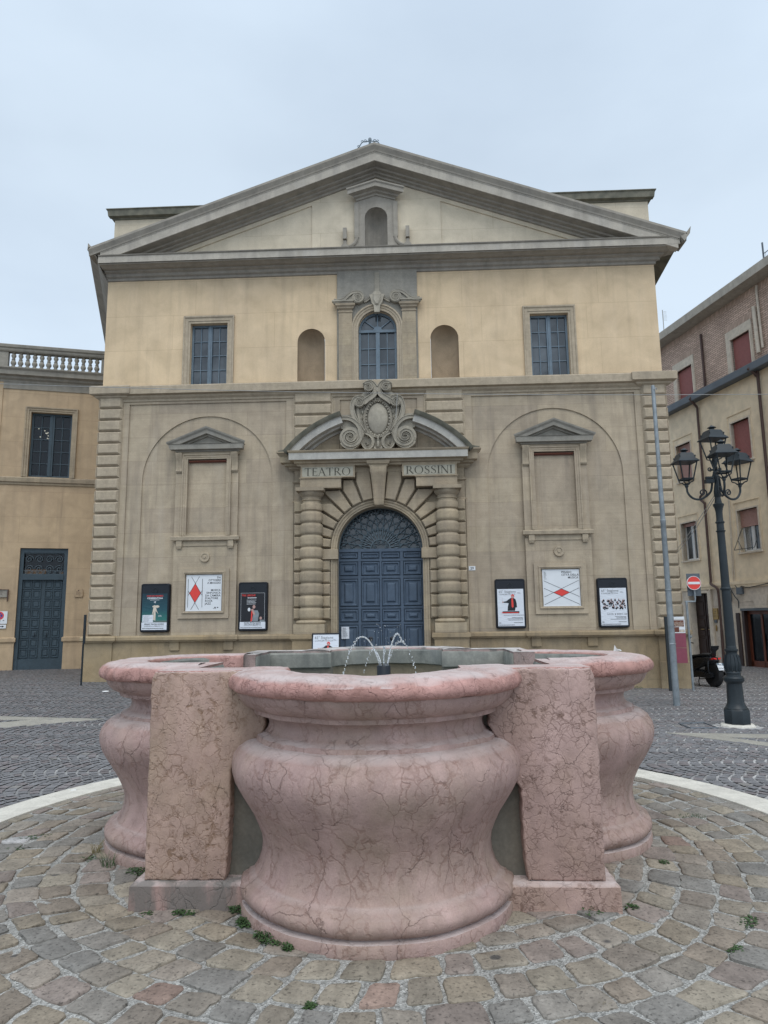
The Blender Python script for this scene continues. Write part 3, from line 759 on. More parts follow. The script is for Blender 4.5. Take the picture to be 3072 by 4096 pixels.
for s_ in (-1, 1):
    top = smooth_path([(1.12, 9.70), (1.0, 9.68), (.86, 9.72), (.74, 9.83), (.62, 9.905), (.5, 9.915)], 5)
    path = [(s_ * x, z) for x, z in top]
    sp_ = spiral(s_ * .49, 9.765, .15, .02, pi / 2, 2.2, 44, s_ * 1)
    strap(mb, path, [.10, .07], -.05, -.19, .012)
    strap(mb, [(x, z) for x, z in sp_], [.06, .03], -.05, -.20, .012)
    mb.arch(s_ * .49, 9.765, 0, 2 * pi, [(.001, 0), (.001, .15), (.155, .15), (.155, 0)], -.03, 24, False)
    bl = [(s_ * 1.08, 9.62), (s_ * 1.08, 9.67), (s_ * .95, 9.66), (s_ * .82, 9.70), (s_ * .72, 9.80), (s_ * .60, 9.85), (s_ * .55, 9.70), (s_ * .62, 9.62)]
    mb.prism(bl, 'y', -.04, -.15)
    x = sorted((s_ * .64, s_ * 1.13)); mb.mould(x[0] + .06, x[1] - .06, -.10, [(0, 9.60), (.06, 9.62), (.08, 9.66), (.10, 9.665), (.10, 9.70), (0, 9.71)])
    sw = smooth_path([(s_ * .34, 9.68), (s_ * .26, 9.72), (s_ * .18, 9.78), (s_ * .12, 9.80)], 4); strap(mb, sw, .06, -.04, -.10)
mb.prism([(-.07, 9.36), (.07, 9.36), (.085, 9.55), (.14, 9.62), (.17, 9.76), (.20, 9.84), (.12, 9.86), (.07, 9.93), (-.07, 9.93), (-.12, 9.86), (-.20, 9.84), (-.17, 9.76), (-.14, 9.62), (-.085, 9.55)], 'y', -.04, -.16)
mb.pillow([(-.04, 9.55), (.04, 9.55), (.11, 9.7), (.10, 9.86), (-.10, 9.86), (-.11, 9.7)], -.15, -.20, .03)
mb.box(-.06, .06, -.07, -.04, 9.93, 10.5)
B(mb, 'scrolled_pediment', 'carved', ang=30, split='lr')
# arched window
f = MB(); y = .10
f.arch(0, 8.95, 0, pi, [(.44, -.02), (.44, .04), (.5, .04), (.5, -.02)], y + .04, 24)
f.box(-.5, .5, y - .02, y + .05, 8.90, 8.97)
for s_ in (-1, 1):
    f.box(*sorted((s_ * .44, s_ * .5)), y, y + .06, 7.57, 8.95)
    f.box(*sorted((s_ * .05, s_ * .44)), y + .01, y + .055, 7.57, 7.64)
    f.box(*sorted((s_ * .235, s_ * .255)), y + .01, y + .05, 7.62, 8.90)
    for i in (1, 2): z = 7.62 + 1.27 * i / 3; f.box(*sorted((s_ * .05, s_ * .44)), y + .014, y + .05, z - .011, z + .011)
    a = pi / 2 - s_ * radians(52)
    f.obox((.27 * cos(a), y + .03, 8.97 + .27 * sin(a)), .36, .05, .022, (cos(a), 0, sin(a)))
f.box(-.05, .05, y - .012, y + .06, 7.57, 8.93); f.box(-.014, .014, y, y + .05, 9.0, 9.42)
f.arch(0, 8.965, 0, pi, [(.001, .0), (.001, .02), (.11, .02), (.11, 0)], y + .01, 16)
fo = B(f, 'arched_window', 'blue2', ang=30)
g = MB(); g.prism(archpoly(0, .49, 7.57, 8.95, 20), 'y', y + .042, y + .046); g.build('pane', M['glass'], fo, ang=0)

# horizontal cornice
mb = MB()
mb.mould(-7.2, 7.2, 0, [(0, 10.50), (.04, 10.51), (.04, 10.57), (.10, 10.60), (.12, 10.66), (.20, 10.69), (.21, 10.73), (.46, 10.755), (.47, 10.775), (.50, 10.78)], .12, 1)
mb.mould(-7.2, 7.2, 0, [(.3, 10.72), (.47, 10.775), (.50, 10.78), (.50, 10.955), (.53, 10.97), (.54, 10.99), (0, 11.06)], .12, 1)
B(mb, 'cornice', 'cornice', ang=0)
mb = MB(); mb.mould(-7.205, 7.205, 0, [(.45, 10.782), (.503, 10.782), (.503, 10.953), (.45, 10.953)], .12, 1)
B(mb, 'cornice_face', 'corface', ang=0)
# tympanum
mb = MB(); SL = .361
zt = lambda x, d=0: 13.88 + d - SL * abs(x)
triR = [(1.72, 11.16), (5.45, 11.16), (1.72, 12.52)]
door2 = archpoly(0, .30, 11.27, 12.07, 16)
ty = [(-7.2, 10.95), (7.2, 10.95), (7.2, 11.0), (0, 13.5), (-7.2, 11.0)]
mb.plate(ty, [triR, mir(triR), door2], 0, .035)
for s_ in (-1, 1): mb.add([(s_ * 1.6, .035, 11.1), (s_ * 5.6, .035, 11.1), (s_ * 1.6, .035, 12.62)], [(0, 1, 2)])
B(mb, 'tympanum', 'tymp', ang=0, flip=False)
mb = MB(); n = 14; prof = [(.30 * cos(pi * i / n), .34 * sin(pi * i / n)) for i in range(n + 1)]
rings = [[(x, y + .003, z) for x, y in prof] for z in (11.25, 12.07)]
for k in range(1, 7): a = pi / 2 * k / 6; rings.append([(x * cos(a), y * cos(a) + .003, 12.07 + .30 * sin(a)) for x, y in prof])
mb.loft(rings, cap=False, closed=False)
B(mb, 'pediment_niche', 'cornice', ang=60, flip=False)
# raking cornice
def rake(pr, uL, uR, h=0):
    mb = MB(); n = len(pr)
    mb.loft([[(u, -p, 13.88 - SL * abs(u) + d) for p, d in pr] for u in (-uL, 0, uR)])
    return mb
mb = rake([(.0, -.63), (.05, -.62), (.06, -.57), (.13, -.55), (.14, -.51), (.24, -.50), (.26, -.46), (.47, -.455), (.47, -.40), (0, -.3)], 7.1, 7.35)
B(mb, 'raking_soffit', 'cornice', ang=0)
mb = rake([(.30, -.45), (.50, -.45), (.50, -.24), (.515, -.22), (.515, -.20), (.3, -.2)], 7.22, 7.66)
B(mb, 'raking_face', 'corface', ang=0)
mb = rake([(.3, -.2), (.53, -.20), (.54, -.16), (.60, -.06), (.60, .0), (0, .02), (0, -.2)], 7.5, 7.86)
mb.prism([(7.70, 10.93), (7.86, 11.02), (7.97, 11.20), (7.93, 11.0), (7.78, 10.80)], 'y', -.60, -.2)
mb.prism([(-7.45, 11.18), (-7.51, 11.30), (-7.52, 11.1)], 'y', -.6, -.4)
B(mb, 'raking_gutter', 'cornice', ang=0)
# aedicule in the tympanum
mb = MB()
out_ = [(-.57, 11.45), (-.57, 12.52), (0, 12.72), (.57, 12.52), (.57, 11.45), (.62, 11.30), (.75, 11.20), (.85, 11.22), (.85, 11.08), (-.85, 11.08), (-.85, 11.22), (-.75, 11.20), (-.62, 11.30)]
mb.plate(out_[::-1], [archpoly(0, .30, 11.27, 12.07, 16)], -.06, .07)
mb.prism([(-.86, 11.05), (.86, 11.05), (.86, 11.20), (-.86, 11.20)], 'y', 0, -.08)
n_ = len(out_)
mb.add([(x, -.06, z) for x, z in out_] + [(x, 0, z) for x, z in out_], [(i, (i + 1) % n_, (i + 1) % n_ + n_, i + n_) for i in range(n_)])
for s_ in (-1, 1):
    mb.box(*sorted((s_ * .46, s_ * .575)), -.09, -.05, 11.5, 12.5)
    mb.tube([(s_ * x, -.07, z) for x, z in smooth_path([(.52, 11.55), (.53, 11.42), (.62, 11.30), (.76, 11.24)], 4)], .045, 6)
    mb.box(*sorted((s_ * .78, s_ * .88)), -.14, 0, 11.45, 11.76)
    mb.box(*sorted((s_ * .79, s_ * .87)), -.10, 0, 11.28, 11.42)
    mb.arch(s_ * .83, 11.22, 0, 2 * pi, [(.001, 0), (.001, .14), (.10, .13), (.10, 0)], 0, 18, False)
for pr_, e in (([(0, 0), (.04, 0), (.05, .05), (.12, .07), (.13, .11), (.26, .13), (.26, .23), (.29, .26), (.29, .30), (0, .32)], .48),):
    mb.loft([[(s_ * (e + p * 1.0), -p - .05, 12.70 - .30 * (e + p) * (s_ != 0) + d) for p, d in pr_] if s_ else [(0, -p - .05, 12.70 + d) for p, d in pr_] for s_ in (-1, 0, 1)])
B(mb, 'aedicule', 'cornice', ang=20)
# roof, sides, attics, finial
mb = MB()
mb.add([(-7.55, -.1, 11.14), (0, -.1, 13.86), (0, 9, 13.86), (-10.4, 8, 11.0)], [(0, 1, 2, 3)])
mb.add([(7.85, -.1, 11.03), (0, -.1, 13.86), (0, 9, 13.86), (8.6, 9, 11.0)], [(0, 1, 2, 3)])
B(mb, 'roof', 'moss', ang=0, flip=False, split='is')
mb = MB()
mb.add([(-7.2, .0, -.5), (-10.02, 7.5, -.5), (-10.02, 7.5, 10.7), (-7.2, .0, 10.7)], [(0, 1, 2, 3)])
mb.add([(7.2, .0, -.5), (6.85, 9, -.5), (6.85, 9, 10.7), (7.2, .0, 10.7)], [(0, 1, 2, 3)])
B(mb, 'side_wall', 'yellow', ang=0, flip=False, split='lr')
mb = MB(); d = Vector((-.352, .936))
def sd_(x, y, t_): return (x + d.x * t_, y + d.y * t_)
rg = []
for t_ in (0, 8):
    rg.append([(*sd_(-7.2, -.02, t_), 10.50), (*sd_(-7.26, -.25, t_), 10.66), (*sd_(-7.26, -.49, t_), 10.79), (*sd_(-7.30, -.5, t_), 10.95), (*sd_(-7.50, -.58, t_), 11.12), (*sd_(-7.46, -.4, t_), 11.17), (*sd_(-7.0, .2, t_), 11.1)])
mb.loft(rg)
B(mb, 'side_eaves', 'cornice', ang=0)
for s_ in (-1, 1):
    mb = MB(); x = sorted((s_ * 3.5, s_ * 7.45)); mb.box(x[0], x[1], .75, 5, 11, 12.84)
    at_ = B(mb, 'attic', 'tymp', ang=0)
    mb = MB(); mb.mould(x[0], x[1], .75, [(0, 12.76), (.03, 12.77), (.04, 12.80), (.14, 12.82), (.16, 12.98), (.19, 13.0), (.19, 13.02), (0, 13.03)])
    mb.box(x[0] - .1, x[1] + .1, .75, 5, 12.82, 13.03)
    B(mb, 'attic_cornice', 'moss', at_, ang=0)
mb = MB()
mb.tube([(-.12, -.45, 13.8), (-.12, -.45, 14.06)], .035, 8)
for s_ in (-1, 1):
    mb.tube([(-.12 + s_ * x, -.45, z + .04) for x, z in smooth_path([(0, 14.0), (.1, 13.97), (.2, 13.96), (.27, 13.86), (.33, 13.78)], 4)], .014, 5)
    for c_ in ((.2, 13.98), (.12, 14.0), (.3, 13.84)): mb.tube([(-.12 + s_ * x, -.45, z + .04) for x, z in spiral(c_[0], c_[1], .035, .02, 0, .9, 10)], .009, 4)
mb.tube([(-.12 + x, -.45, z) for x, z in spiral(0, 14.08, .035, .035, 0, 1, 10)], .012, 5)
B(mb, 'ridge_finial', 'iron', ang=40)

# ------------------------------------------------------------------ blind windows
for s_ in (-1, 1):
    c = s_ * 4.37
    root = MB()
    # panel under the window, with roundel and poster frame
    root.box(c - .80, c + .80, -.03, .08, 1.16, 3.42)
    root.plate(rect(c - .63, c + .63, 1.57, 2.79), [rect(c - .47, c + .47, 1.75, 2.66)], -.075, .04)
    root.box(c - .63, c + .63, -.0746, -.03, 1.57, 1.575)
    for a_, b_ in ((-.63, -.625), (.625, .63)): root.box(c + a_, c + b_, -.074, -.03, 1.571, 2.789)
    root.box(c - .62, c + .62, -.074, -.03, 2.785, 2.789)
    root.arch(c, 3.08, 0, 2 * pi, [(.001, .03), (.001, .055), (.03, .055), (.035, .035), (.075, .03), (.08, .045), (.12, .045), (.13, 0)], -.03, 24, False)
    q = [(.47, .0), (.47, .02), (.49, .02), (.50, .035), (.52, .035), (.53, .0)]
    root.loft([[(c + sx * w_, -.07 - p, (2.205 + sz * (w_ - .015))) for w_, p in q] for sx, sz in ((-1, -1), (1, -1), (1, 1), (-1, 1), (-1, -1))], cap=False)
    B(root, 'window_apron', 'sand', ang=0)
    # sill and brackets
    mb = MB(); mb.mould(c - .74, c + .74, .0, [(0, 3.42), (.03, 3.43), (.03, 3.47), (.06, 3.49), (.12, 3.50), (.13, 3.58), (.10, 3.60), (0, 3.62)])
    for k in (-.72, .58): mb.box(c + k, c + k + .14, -.10, 0, 3.345, 3.49); mb.box(c + k + .01, c + k + .13, -.085, 0, 3.30, 3.35)
    mb.box(c - .58, c + .58, -.05, 0, 3.36, 3.48)
    B(mb, 'window_sill', 'sandq', ang=20)
    # frame, recess, ears, consoles
    mb = MB(); mb.plate(rect(c - .60, c + .60, 3.61, 5.68), [rect(c - .5, c + .5, 3.65, 5.58)], -.045, .10)
    mb.box(c - .5, c + .5, .05, .06, 3.6, 5.6)
    q = [(.50, .045), (.50, .06), (.54, .062), (.545, .075), (.585, .08), (.60, .105), (.625, .105), (.625, .0)]
    mb.loft([[(c + sx * w_, -p, (5.58 + (w_ - .5) if sz else 3.615)) for w_, p in q] for sx, sz in ((-1, 0), (-1, 1), (1, 1), (1, 0))])
    for k in (-1, 1): mb.box(*sorted((c + k * .62, c + k * .80)), -.04, .08, 3.6, 5.3); mb.box(*sorted((c + k * .625, c + k * .79)), -.06, .08, 5.70, 5.80)
    mb.box(c - .80, c + .80, -.055, .08, 5.70, 5.86)
    B(mb, 'blind_window', 'sand', ang=20)
    mb = MB()
    for k in (-1, 1):
        cs = [(-.04, 5.22), (-.065, 5.23), (-.09, 5.27), (-.085, 5.31), (-.07, 5.36), (-.075, 5.45), (-.10, 5.56), (-.15, 5.66), (-.17, 5.73), (-.04, 5.74)]
        x = sorted((c + k * .63, c + k * .79)); mb.prism(cs, 'x', x[0], x[1])
        for j in (.035, .08, .125): mb.prism([(a - .008, b) for a, b in cs[1:-1]] + [(-.04, 5.6)], 'x', x[0] + j - .012, x[0] + j + .012)
    mb.v = [(x - c, y, z) for x, y, z in mb.v]
    for o_ in [mb.build('console', M['sandq'], TH, 20, split='lr')]: pass
    for o_ in bpy.data.objects:
        if o_.name.startswith('console') and o_.location.x == 0: o_.location.x = c
    mb = MB()
    mb.mould(c - .76, c + .76, -.03, [(0, 5.76), (.06, 5.77), (.07, 5.80), (.17, 5.81), (.18, 5.93), (.20, 5.945), (0, 5.96)])
    rg = []
    for k in (-1, 0, 1):
        rg.append([(c + k * (.78 + p), -.03 - p, 6.26 - .40 * (.78 + p) * abs(k) + dz) for p, dz in ((0, -.10), (.06, -.09), (.07, -.05), (.17, -.04), (.18, .04), (.22, .09), (.23, .13), (0, .15))])
    mb.loft(rg)
    mb.prism([(c - .8, 5.95), (c + .8, 5.95), (c, 6.2)], 'y', 0, -.04)
    B(mb, 'window_pediment', 'grey', ang=15)
    mb = MB(); mb.box(c - .49, c + .49, -.0, .05, 5.50, 5.56); mb.tube([(c - .48, -.02, 5.53), (c + .48, -.02, 5.53)], .014, 6)
    B(mb, 'copper_rail', 'rwood', ang=0)

# ------------------------------------------------------------------ portal
mb = MB()
mb.plate([(-2.14, -.5), (2.14, -.5), (2.14, 5.36), (-2.14, 5.36)], [archpoly(0, 1.07, -.4, 3.22, 24)], -.12, .12)
mb.box(-2.14, -2.13, -.12, 0, -.5, 5.35); mb.box(2.13, 2.14, -.12, 0, -.5, 5.35)
for s_ in (-1, 1):
    mb.mould(*sorted((s_ * 1.92, s_ * 2.12)), -.12, [(0, 4.86), (.05, 4.9), (.05, 4.93), (0, 4.95)], 1, 1)
    mb.mould(*sorted((s_ * 1.92, s_ * 2.12)), -.12, [(0, 4.38), (.05, 4.40), (.05, 4.43), (0, 4.45)], 1, 1)
B(mb, 'portal_wall', 'sandp', ang=0, flip=False)
# archivolt with jambs
mb = MB()
pr_ = [(1.05, -.24), (1.05, .15), (1.09, .15), (1.095, .17), (1.15, .175), (1.16, .20), (1.20, .20), (1.20, .12)]
mb.arch(0, 3.22, 0, pi, pr_, 0, 40)
for s_ in (-1, 1): mb.loft([[(s_ * r_, -p, z) for r_, p in pr_] for z in (-.4, 3.22)])
B(mb, 'door_archivolt', 'sandp', ang=25)
# voussoirs
mb = MB(); E_ = [5.5, 20, 33, 45.5, 57, 68, 78.5, 89.5]
for i in range(7):
    a0, a1 = radians(90 - E_[i] - .8), radians(90 - E_[i + 1] + .8)
    n = 5; arc = [(1.215 * cos(a0 + (a1 - a0) * k / n), 3.22 + 1.215 * sin(a0 + (a1 - a0) * k / n)) for k in range(n + 1)]
    arc = [arc[0], arc[-1]]
    pl = arc + [(4 * cos(a1), 3.22 + 4 * sin(a1)), (4 * cos(a0), 3.22 + 4 * sin(a0))]
    pl = clip(pl, 1, 0, [.575, 1.35, 1.35, 1.43, 1.43, 1.43, 1.43][i]); pl = clip(pl, 0, 1, [5.22, 4.93, 4.67, 4.34, 9, 9, 9][i])
    if i == 1: pl = clip(pl, 1, 0, .90)
    for s_ in (-1, 1): mb.pillow([(x * s_, z) for x, z in pl], -.1, -.27, .024, .05)
B(mb, 'voussoir', 'sandp', ang=20, bevel=.006, split='is')
# rusticated bands behind the columns
mb = MB(); zb = [1.50 + i * .2915 for i in range(11)]
for i in range(10):
    z0, z1 = zb[i], zb[i + 1]; inn = 1.21 if z1 < 3.05 else 1.42
    for s_ in (-1, 1): mb.rb(*sorted((s_ * inn, s_ * 2.12)), z0 + .006, z1 - .006, -.1, -.225, .038, .05)
B(mb, 'rusticated_band', 'sandp', ang=20, bevel=.006, split='lr')
mb = MB()
for s_ in (-1, 1):
    mb.box(*sorted((s_ * 1.02, s_ * 1.42)), -.26, -.05, 2.955, 3.205)
B(mb, 'impost', 'sandp', ang=0, bevel=.008, split='lr')
# columns
for s_ in (-1, 1):
    pr_ = []
    z = 1.50
    for i in range(10):
        z1 = z + .2915 if i < 9 else 4.33
        z1 = zb[i + 1] if i < 9 else 4.33
        for k in range(9):
            t_ = k / 8; pr_.append((.255 + .045 * (1 - abs(2 * t_ - 1) ** 6) - .0025 * i, zb[i] + (z1 - zb[i]) * (.02 + .96 * t_)))
    pr_ = [(.30, 1.40), (.345, 1.405), (.365, 1.44), (.345, 1.48), (.29, 1.49)] + pr_ + [(.225, 4.34), (.225, 4.38), (.25, 4.39), (.25, 4.42), (.23, 4.43), (.235, 4.47), (.27, 4.50), (.31, 4.56), (.315, 4.60)]
    mb = MB(); mb.lathe(pr_, s_ * 1.665, -.30, 28)
    mb.box(s_ * 1.665 - .34, s_ * 1.665 + .34, -.64, -.1, 4.60, 4.685)
    mb.box(s_ * 1.665 - .37, s_ * 1.665 + .37, -.67, -.1, 1.17, 1.40)
    B(mb, 'column', 'sandp', ang=35)
    mb = MB(); mb.box(s_ * 1.665 - .39, s_ * 1.665 + .39, -.66, -.1, -.5, 1.05)
    mb.mould(s_ * 1.665 - .38, s_ * 1.665 + .38, -.64, [(0, 1.0), (.04, 1.03), (.05, 1.06), (.07, 1.065), (.07, 1.15), (0, 1.17)])
    mb.box(s_ * 1.665 - .44, s_ * 1.665 + .44, -.66, -.1, 1.05, 1.168)
    B(mb, 'column_pedestal', 'sandb', ang=15)
# entablature
mb = MB()
for s_ in (-1, 1):
    mb.box(*sorted((s_ * .92, s_ * 1.92)), -.48, -.1, 4.69, 4.93)
    mb.mould(*sorted((s_ * .94, s_ * 1.90)), -.46, [(0, 4.90), (.03, 4.915), (.05, 4.93), (.05, 4.945), (0, 4.95)])
    mb.box(*sorted((s_ * .58, s_ * 1.92)), -.45, -.1, 4.95, 5.30)
    mb.plate(rect(*sorted((s_ * .60, s_ * 1.90)), 4.955, 5.235), [rect(*sorted((s_ * .62, s_ * 1.88)), 4.975, 5.215)], -.455, .004)
mb.box(-.6, .6, -.28, -.1, 5.1, 5.3)
mb.mould(-1.95, 1.95, -.40, [(0, 5.24), (.05, 5.25), (.06, 5.29), (.12, 5.31), (.13, 5.36), (.22, 5.365), (.23, 5.37), (.23, 5.54), (.26, 5.57), (.27, 5.60), (0, 5.62)])
mb.box(-1.95, 1.95, -.42, 0, 5.24, 5.62)
for s_ in (-1, 1):
    mb.mould(*sorted((s_ * 1.9, s_ * 2.2)), -.12, [(0, 5.20), (.06, 5.24), (.08, 5.29), (.15, 5.31), (.16, 5.36), (.24, 5.37), (.25, 5.52), (.33, 5.60), (.33, 5.63), (0, 5.64)])
B(mb, 'entablature', 'sandp', ang=20)
mb = MB()  # pale weathered drip of the cornice
mb.mould(-1.952, 1.952, -.40, [(.1, 5.372), (.233, 5.372), (.233, 5.538), (.1, 5.538)])
B(mb, 'cornice_drip', 'drip', ang=0)
# keystone console
mb = MB(); rg = []
for z, yf, w_ in ((4.24, -.30, .085), (4.27, -.36, .115), (4.33, -.385, .125), (4.45, -.38, .135), (4.65, -.40, .15), (4.85, -.45, .17), (5.02, -.53, .19), (5.14, -.56, .20), (5.22, -.54, .21)):
    rg.append([(-w_, -.1, z), (-w_, yf + .02, z), (-w_ * .8, yf, z), (-w_ * .55, yf + .015, z), (0, yf + .025, z), (w_ * .55, yf + .015, z), (w_ * .8, yf, z), (w_, yf + .02, z), (w_, -.1, z)])
mb.loft(rg)
mb.mould(-.20, .20, -.50, [(0, 5.19), (.03, 5.20), (.03, 5.23), (.07, 5.26), (.09, 5.34), (0, 5.36)]); mb.box(-.22, .22, -.52, -.1, 5.2, 5.36)
B(mb, 'keystone', 'sandp', ang=30)
# segmental pediment
mb = MB(); CZ = 3.735
for s_ in (-1, 1):
    a0, a1 = radians(90 - 18.5), radians(90 - 50.5)
    if s_ < 0: a0, a1 = pi - a0, pi - a1
    mb.arch(0, CZ, a0, a1, [(2.58, .05), (2.60, .18), (2.65, .20), (2.66, .36), (2.70, .38), (2.71, .56), (2.86, .56), (2.88, .58), (2.88, .05)], 0, 20)
B(mb, 'broken_pediment', 'drip', ang=20, split='lr')
mb = MB()
for s_ in (-1, 1):
    a0, a1 = radians(90 - 18.0), radians(90 - 51.2)
    if s_ < 0: a0, a1 = pi - a0, pi - a1
    mb.arch(0, CZ, a0, a1, [(2.88, .05), (2.88, .60), (2.92, .64), (2.985, .66), (2.99, .05)], 0, 30)
    mb.prism([(s_ * 2.2, 5.62), (s_ * 2.42, 5.60), (s_ * 2.5, 5.66), (s_ * 2.2, 5.72)], 'y', -.1, -.42)
B(mb, 'mossy_coping', 'moss', ang=30, split='lr')
mb = MB(); n = 24
ap = [(2.62 * sin(radians(-46 + 92 * i / n)), CZ + 2.62 * cos(radians(-46 + 92 * i / n))) for i in range(n + 1)]
mb.prism(ap, 'y', -.02, -.14)
for s_ in (-1, 1): mb.box(*sorted((s_ * .99, s_ * 1.02)), -.16, -.1, 5.6, 6.2); mb.box(*sorted((s_ * 1.4, s_ * 1.42)), -.155, -.1, 5.6, 5.98)
B(mb, 'pediment_field', 'sandp', ang=0)
# scrolls at the break and the cartouche
mb = MB()
for s_ in (-1, 1):
    p_ = smooth_path([(.98, 6.42), (.80, 6.44), (.62, 6.38), (.47, 6.22), (.42, 6.0), (.47, 5.82), (.58, 5.71), (.70, 5.68), (.82, 5.73), (.90, 5.82)], 6)
    rg_ = [(s_ * x, z) for x, z in p_]
    strap(mb, rg_, [.10, .085], -.1, -.50, .02)
    sp_ = spiral(-.68, 5.95, .245, .03, radians(-15), 1.9, 60, -1)
    sp_ = [(x if s_ < 0 else -x, z) for x, z in sp_]
    strap(mb, sp_, [.10, .04], -.1, -.52, .028)
    mb.arch(s_ * .68, 5.95, 0, 2 * pi, [(.001, 0), (.001, .36), (.27, .36), (.27, 0)], -.1, 28, False)
    mb.prism([(s_ * .92, 6.44), (s_ * .92, 6.2), (s_ * .6, 6.05), (s_ * .5, 6.2), (s_ * .62, 6.36)][::s_], 'y', -.1, -.40)
    mb.box(*sorted((s_ * .62, s_ * .92)), -.36, -.1, 6.38, 6.56)
B(mb, 'volute', 'carved', ang=35, split='lr')
mb = MB()
half = [(0, 5.60), (.10, 5.62), (.20, 5.70), (.34, 5.74), (.38, 5.9), (.36, 6.08), (.42, 6.25), (.55, 6.5), (.60, 6.75), (.52, 6.95), (.38, 7.0), (.22, 7.08), (.10, 7.1), (0, 7.05)]
mb.prism([(x, z) for x, z in half] + [(-x, z) for x, z in half[::-1][1:-1]], 'y', -.06, -.34)
ov = lambda a, b, c=0., z=6.44: [(a * cos(2 * pi * i / 40) + c, z + b * sin(2 * pi * i / 40)) for i in range(41)]
for s_ in (-1, 1):
    # shoulder strap: side volute, out and down to the foot
    strap(mb, [(s_ * x, z) for x, z in smooth_path([(.33, 6.86), (.36, 6.96), (.47, 6.99), (.58, 6.92), (.635, 6.74), (.61, 6.55), (.53, 6.36), (.44, 6.20), (.36, 6.08)], 6)], [.085, .13], -.2, -.46, .025)
    strap(mb, [(s_ * x, z) for x, z in smooth_path([(.50, 6.78), (.49, 6.6), (.44, 6.4), (.36, 6.2), (.30, 6.1)], 6)], [.05, .08], -.2, -.42, .02)
    sp_ = spiral(.455, 6.845, .135, .02, radians(60), 2.0, 44, 1); strap(mb, [(s_ * x, z) for x, z in sp_], [.06, .03], -.2, -.50, .02)
    mb.arch(s_ * .455, 6.845, 0, 2 * pi, [(.001, 0), (.001, .32), (.13, .30), (.13, 0)], -.15, 20, False)
    # top strap with its volute
    strap(mb, [(s_ * x, z) for x, z in smooth_path([(.34, 7.28), (.20, 7.36), (.09, 7.30), (.04, 7.15), (.10, 7.02), (.24, 6.92), (.36, 6.83)], 6)], [.10, .15], -.2, -.50, .025)
    sp_ = spiral(.215, 7.22, .13, .015, radians(40), 2.0, 44, 1); strap(mb, [(s_ * x, z) for x, z in sp_], [.06, .03], -.2, -.55, .02)
    mb.arch(s_ * .215, 7.22, 0, 2 * pi, [(.001, 0), (.001, .36), (.12, .34), (.12, 0)], -.15, 20, False)
    mb.prism([(s_ * .2, 6.98), (s_ * .5, 6.96), (s_ * .46, 7.03), (s_ * .36, 7.12), (s_ * .24, 7.14)][::s_], 'y', -.1, -.36)
    # foot loops
    lp = [(s_ * x, z) for x, z in smooth_path([(.36, 6.08), (.40, 5.93), (.37, 5.76), (.27, 5.67), (.16, 5.72), (.12, 5.86), (.18, 5.99), (.30, 6.06)], 6)]
    strap(mb, lp, .07, -.2, -.45, .02)
    sp_ = spiral(.30, 5.80, .07, .015, radians(-30), 1.6, 26, 1); strap(mb, [(s_ * x, z) for x, z in sp_], [.035, .02], -.2, -.42, .015)
    for k in range(9):    # feathery leaves down the side
        a = radians(60 - k * 14); x, z = .40 * cos(a), 6.44 + .56 * sin(a)
        mb.ball((s_ * x, -.37, z), .05, 8, .45, .5, 1.1)
strap(mb, ov(.335, .475), .045, -.2, -.42, .02)
for k in range(34):
    a = 2 * pi * k / 34; mb.ball((.295 * cos(a), -.40, 6.44 + .437 * sin(a)), .021 if k % 2 else .03, 6, 1, 1, 1)
for s_ in (-1, 1):
    strap(mb, [(s_ * x, z) for x, z in spiral(.09, 6.915, .06, .012, radians(90), 1.7, 26, 1)], [.03, .015], -.3, -.45, .015)
for k in range(7):
    a = radians(-90 + (k - 3) * 24); mb.ball((.09 * cos(a), -.40, 5.70 + .10 * sin(a)), .05, 8, .6, .8, 1.2)
mb.ball((0, -.42, 5.78), .05, 8, .7, .7, 1.8); mb.ball((0, -.42, 5.92), .03, 8, .6, .7, 3)
mb.ball((0, -.40, 6.93), .035, 8, .7, .9, 1.3)
for s_ in (-1, 1): mb.ball((s_ * .09, -.38, 5.99), .045, 8, 1.4, .8, .6)
B(mb, 'cartouche_scrollwork', 'carved', ang=45)
mb = MB(); rg = []
for k in range(7):
    q = k / 6 * pi / 2; rg.append([(.262 * cos(q) * cos(2 * pi * i / 36), -.36 - .085 * sin(q), 6.44 + .405 * cos(q) * sin(2 * pi * i / 36)) for i in range(36)])
rg.insert(0, [(p[0], -.3, p[2]) for p in rg[0]]); rg[-1] = [(p[0] * 1e-3, -.445, 6.44 + (p[2] - 6.44) * 1e-3) for p in rg[1]]
mb.loft(rg); B(mb, 'cartouche_oval', 'carved', ang=60)

# carved serif lettering
LT = {}
def bar(x0, z0, x1, z1, w):
    l = hypot(x1 - x0, z1 - z0); a, b = -(z1 - z0) / l * w / 2, (x1 - x0) / l * w / 2
    return [(x0 + a, z0 + b), (x1 + a, z1 + b), (x1 - a, z1 - b), (x0 - a, z0 - b)]
def ser(x, z, w=.26): return [(x - w / 2, z - .02), (x + w / 2, z - .02), (x + w / 2, z + .02), (x - w / 2, z + .02)]
def ringp(cx, cz, rx, rz, a0, a1, w0=.05, w1=.13, n=20):
    o = []
    for i in range(n):
        q = []
        for a in (radians(a0 + (a1 - a0) * i / n), radians(a0 + (a1 - a0) * (i + 1) / n)):
            w = w0 + (w1 - w0) * abs(cos(a)); q += [(cx + rx * cos(a), cz + rz * sin(a)), (cx + (rx - w) * cos(a), cz + (rz - w * .55) * sin(a))]
        o.append([q[0], q[2], q[3], q[1]])
    return o
T_, t_n = .13, .055
LT['T'] = (.82, [bar(.41, 0, .41, 1, T_), bar(.02, .97, .80, .97, t_n), ser(.41, .02), bar(.04, 1, .04, .80, .04), bar(.78, 1, .78, .80, .04)])
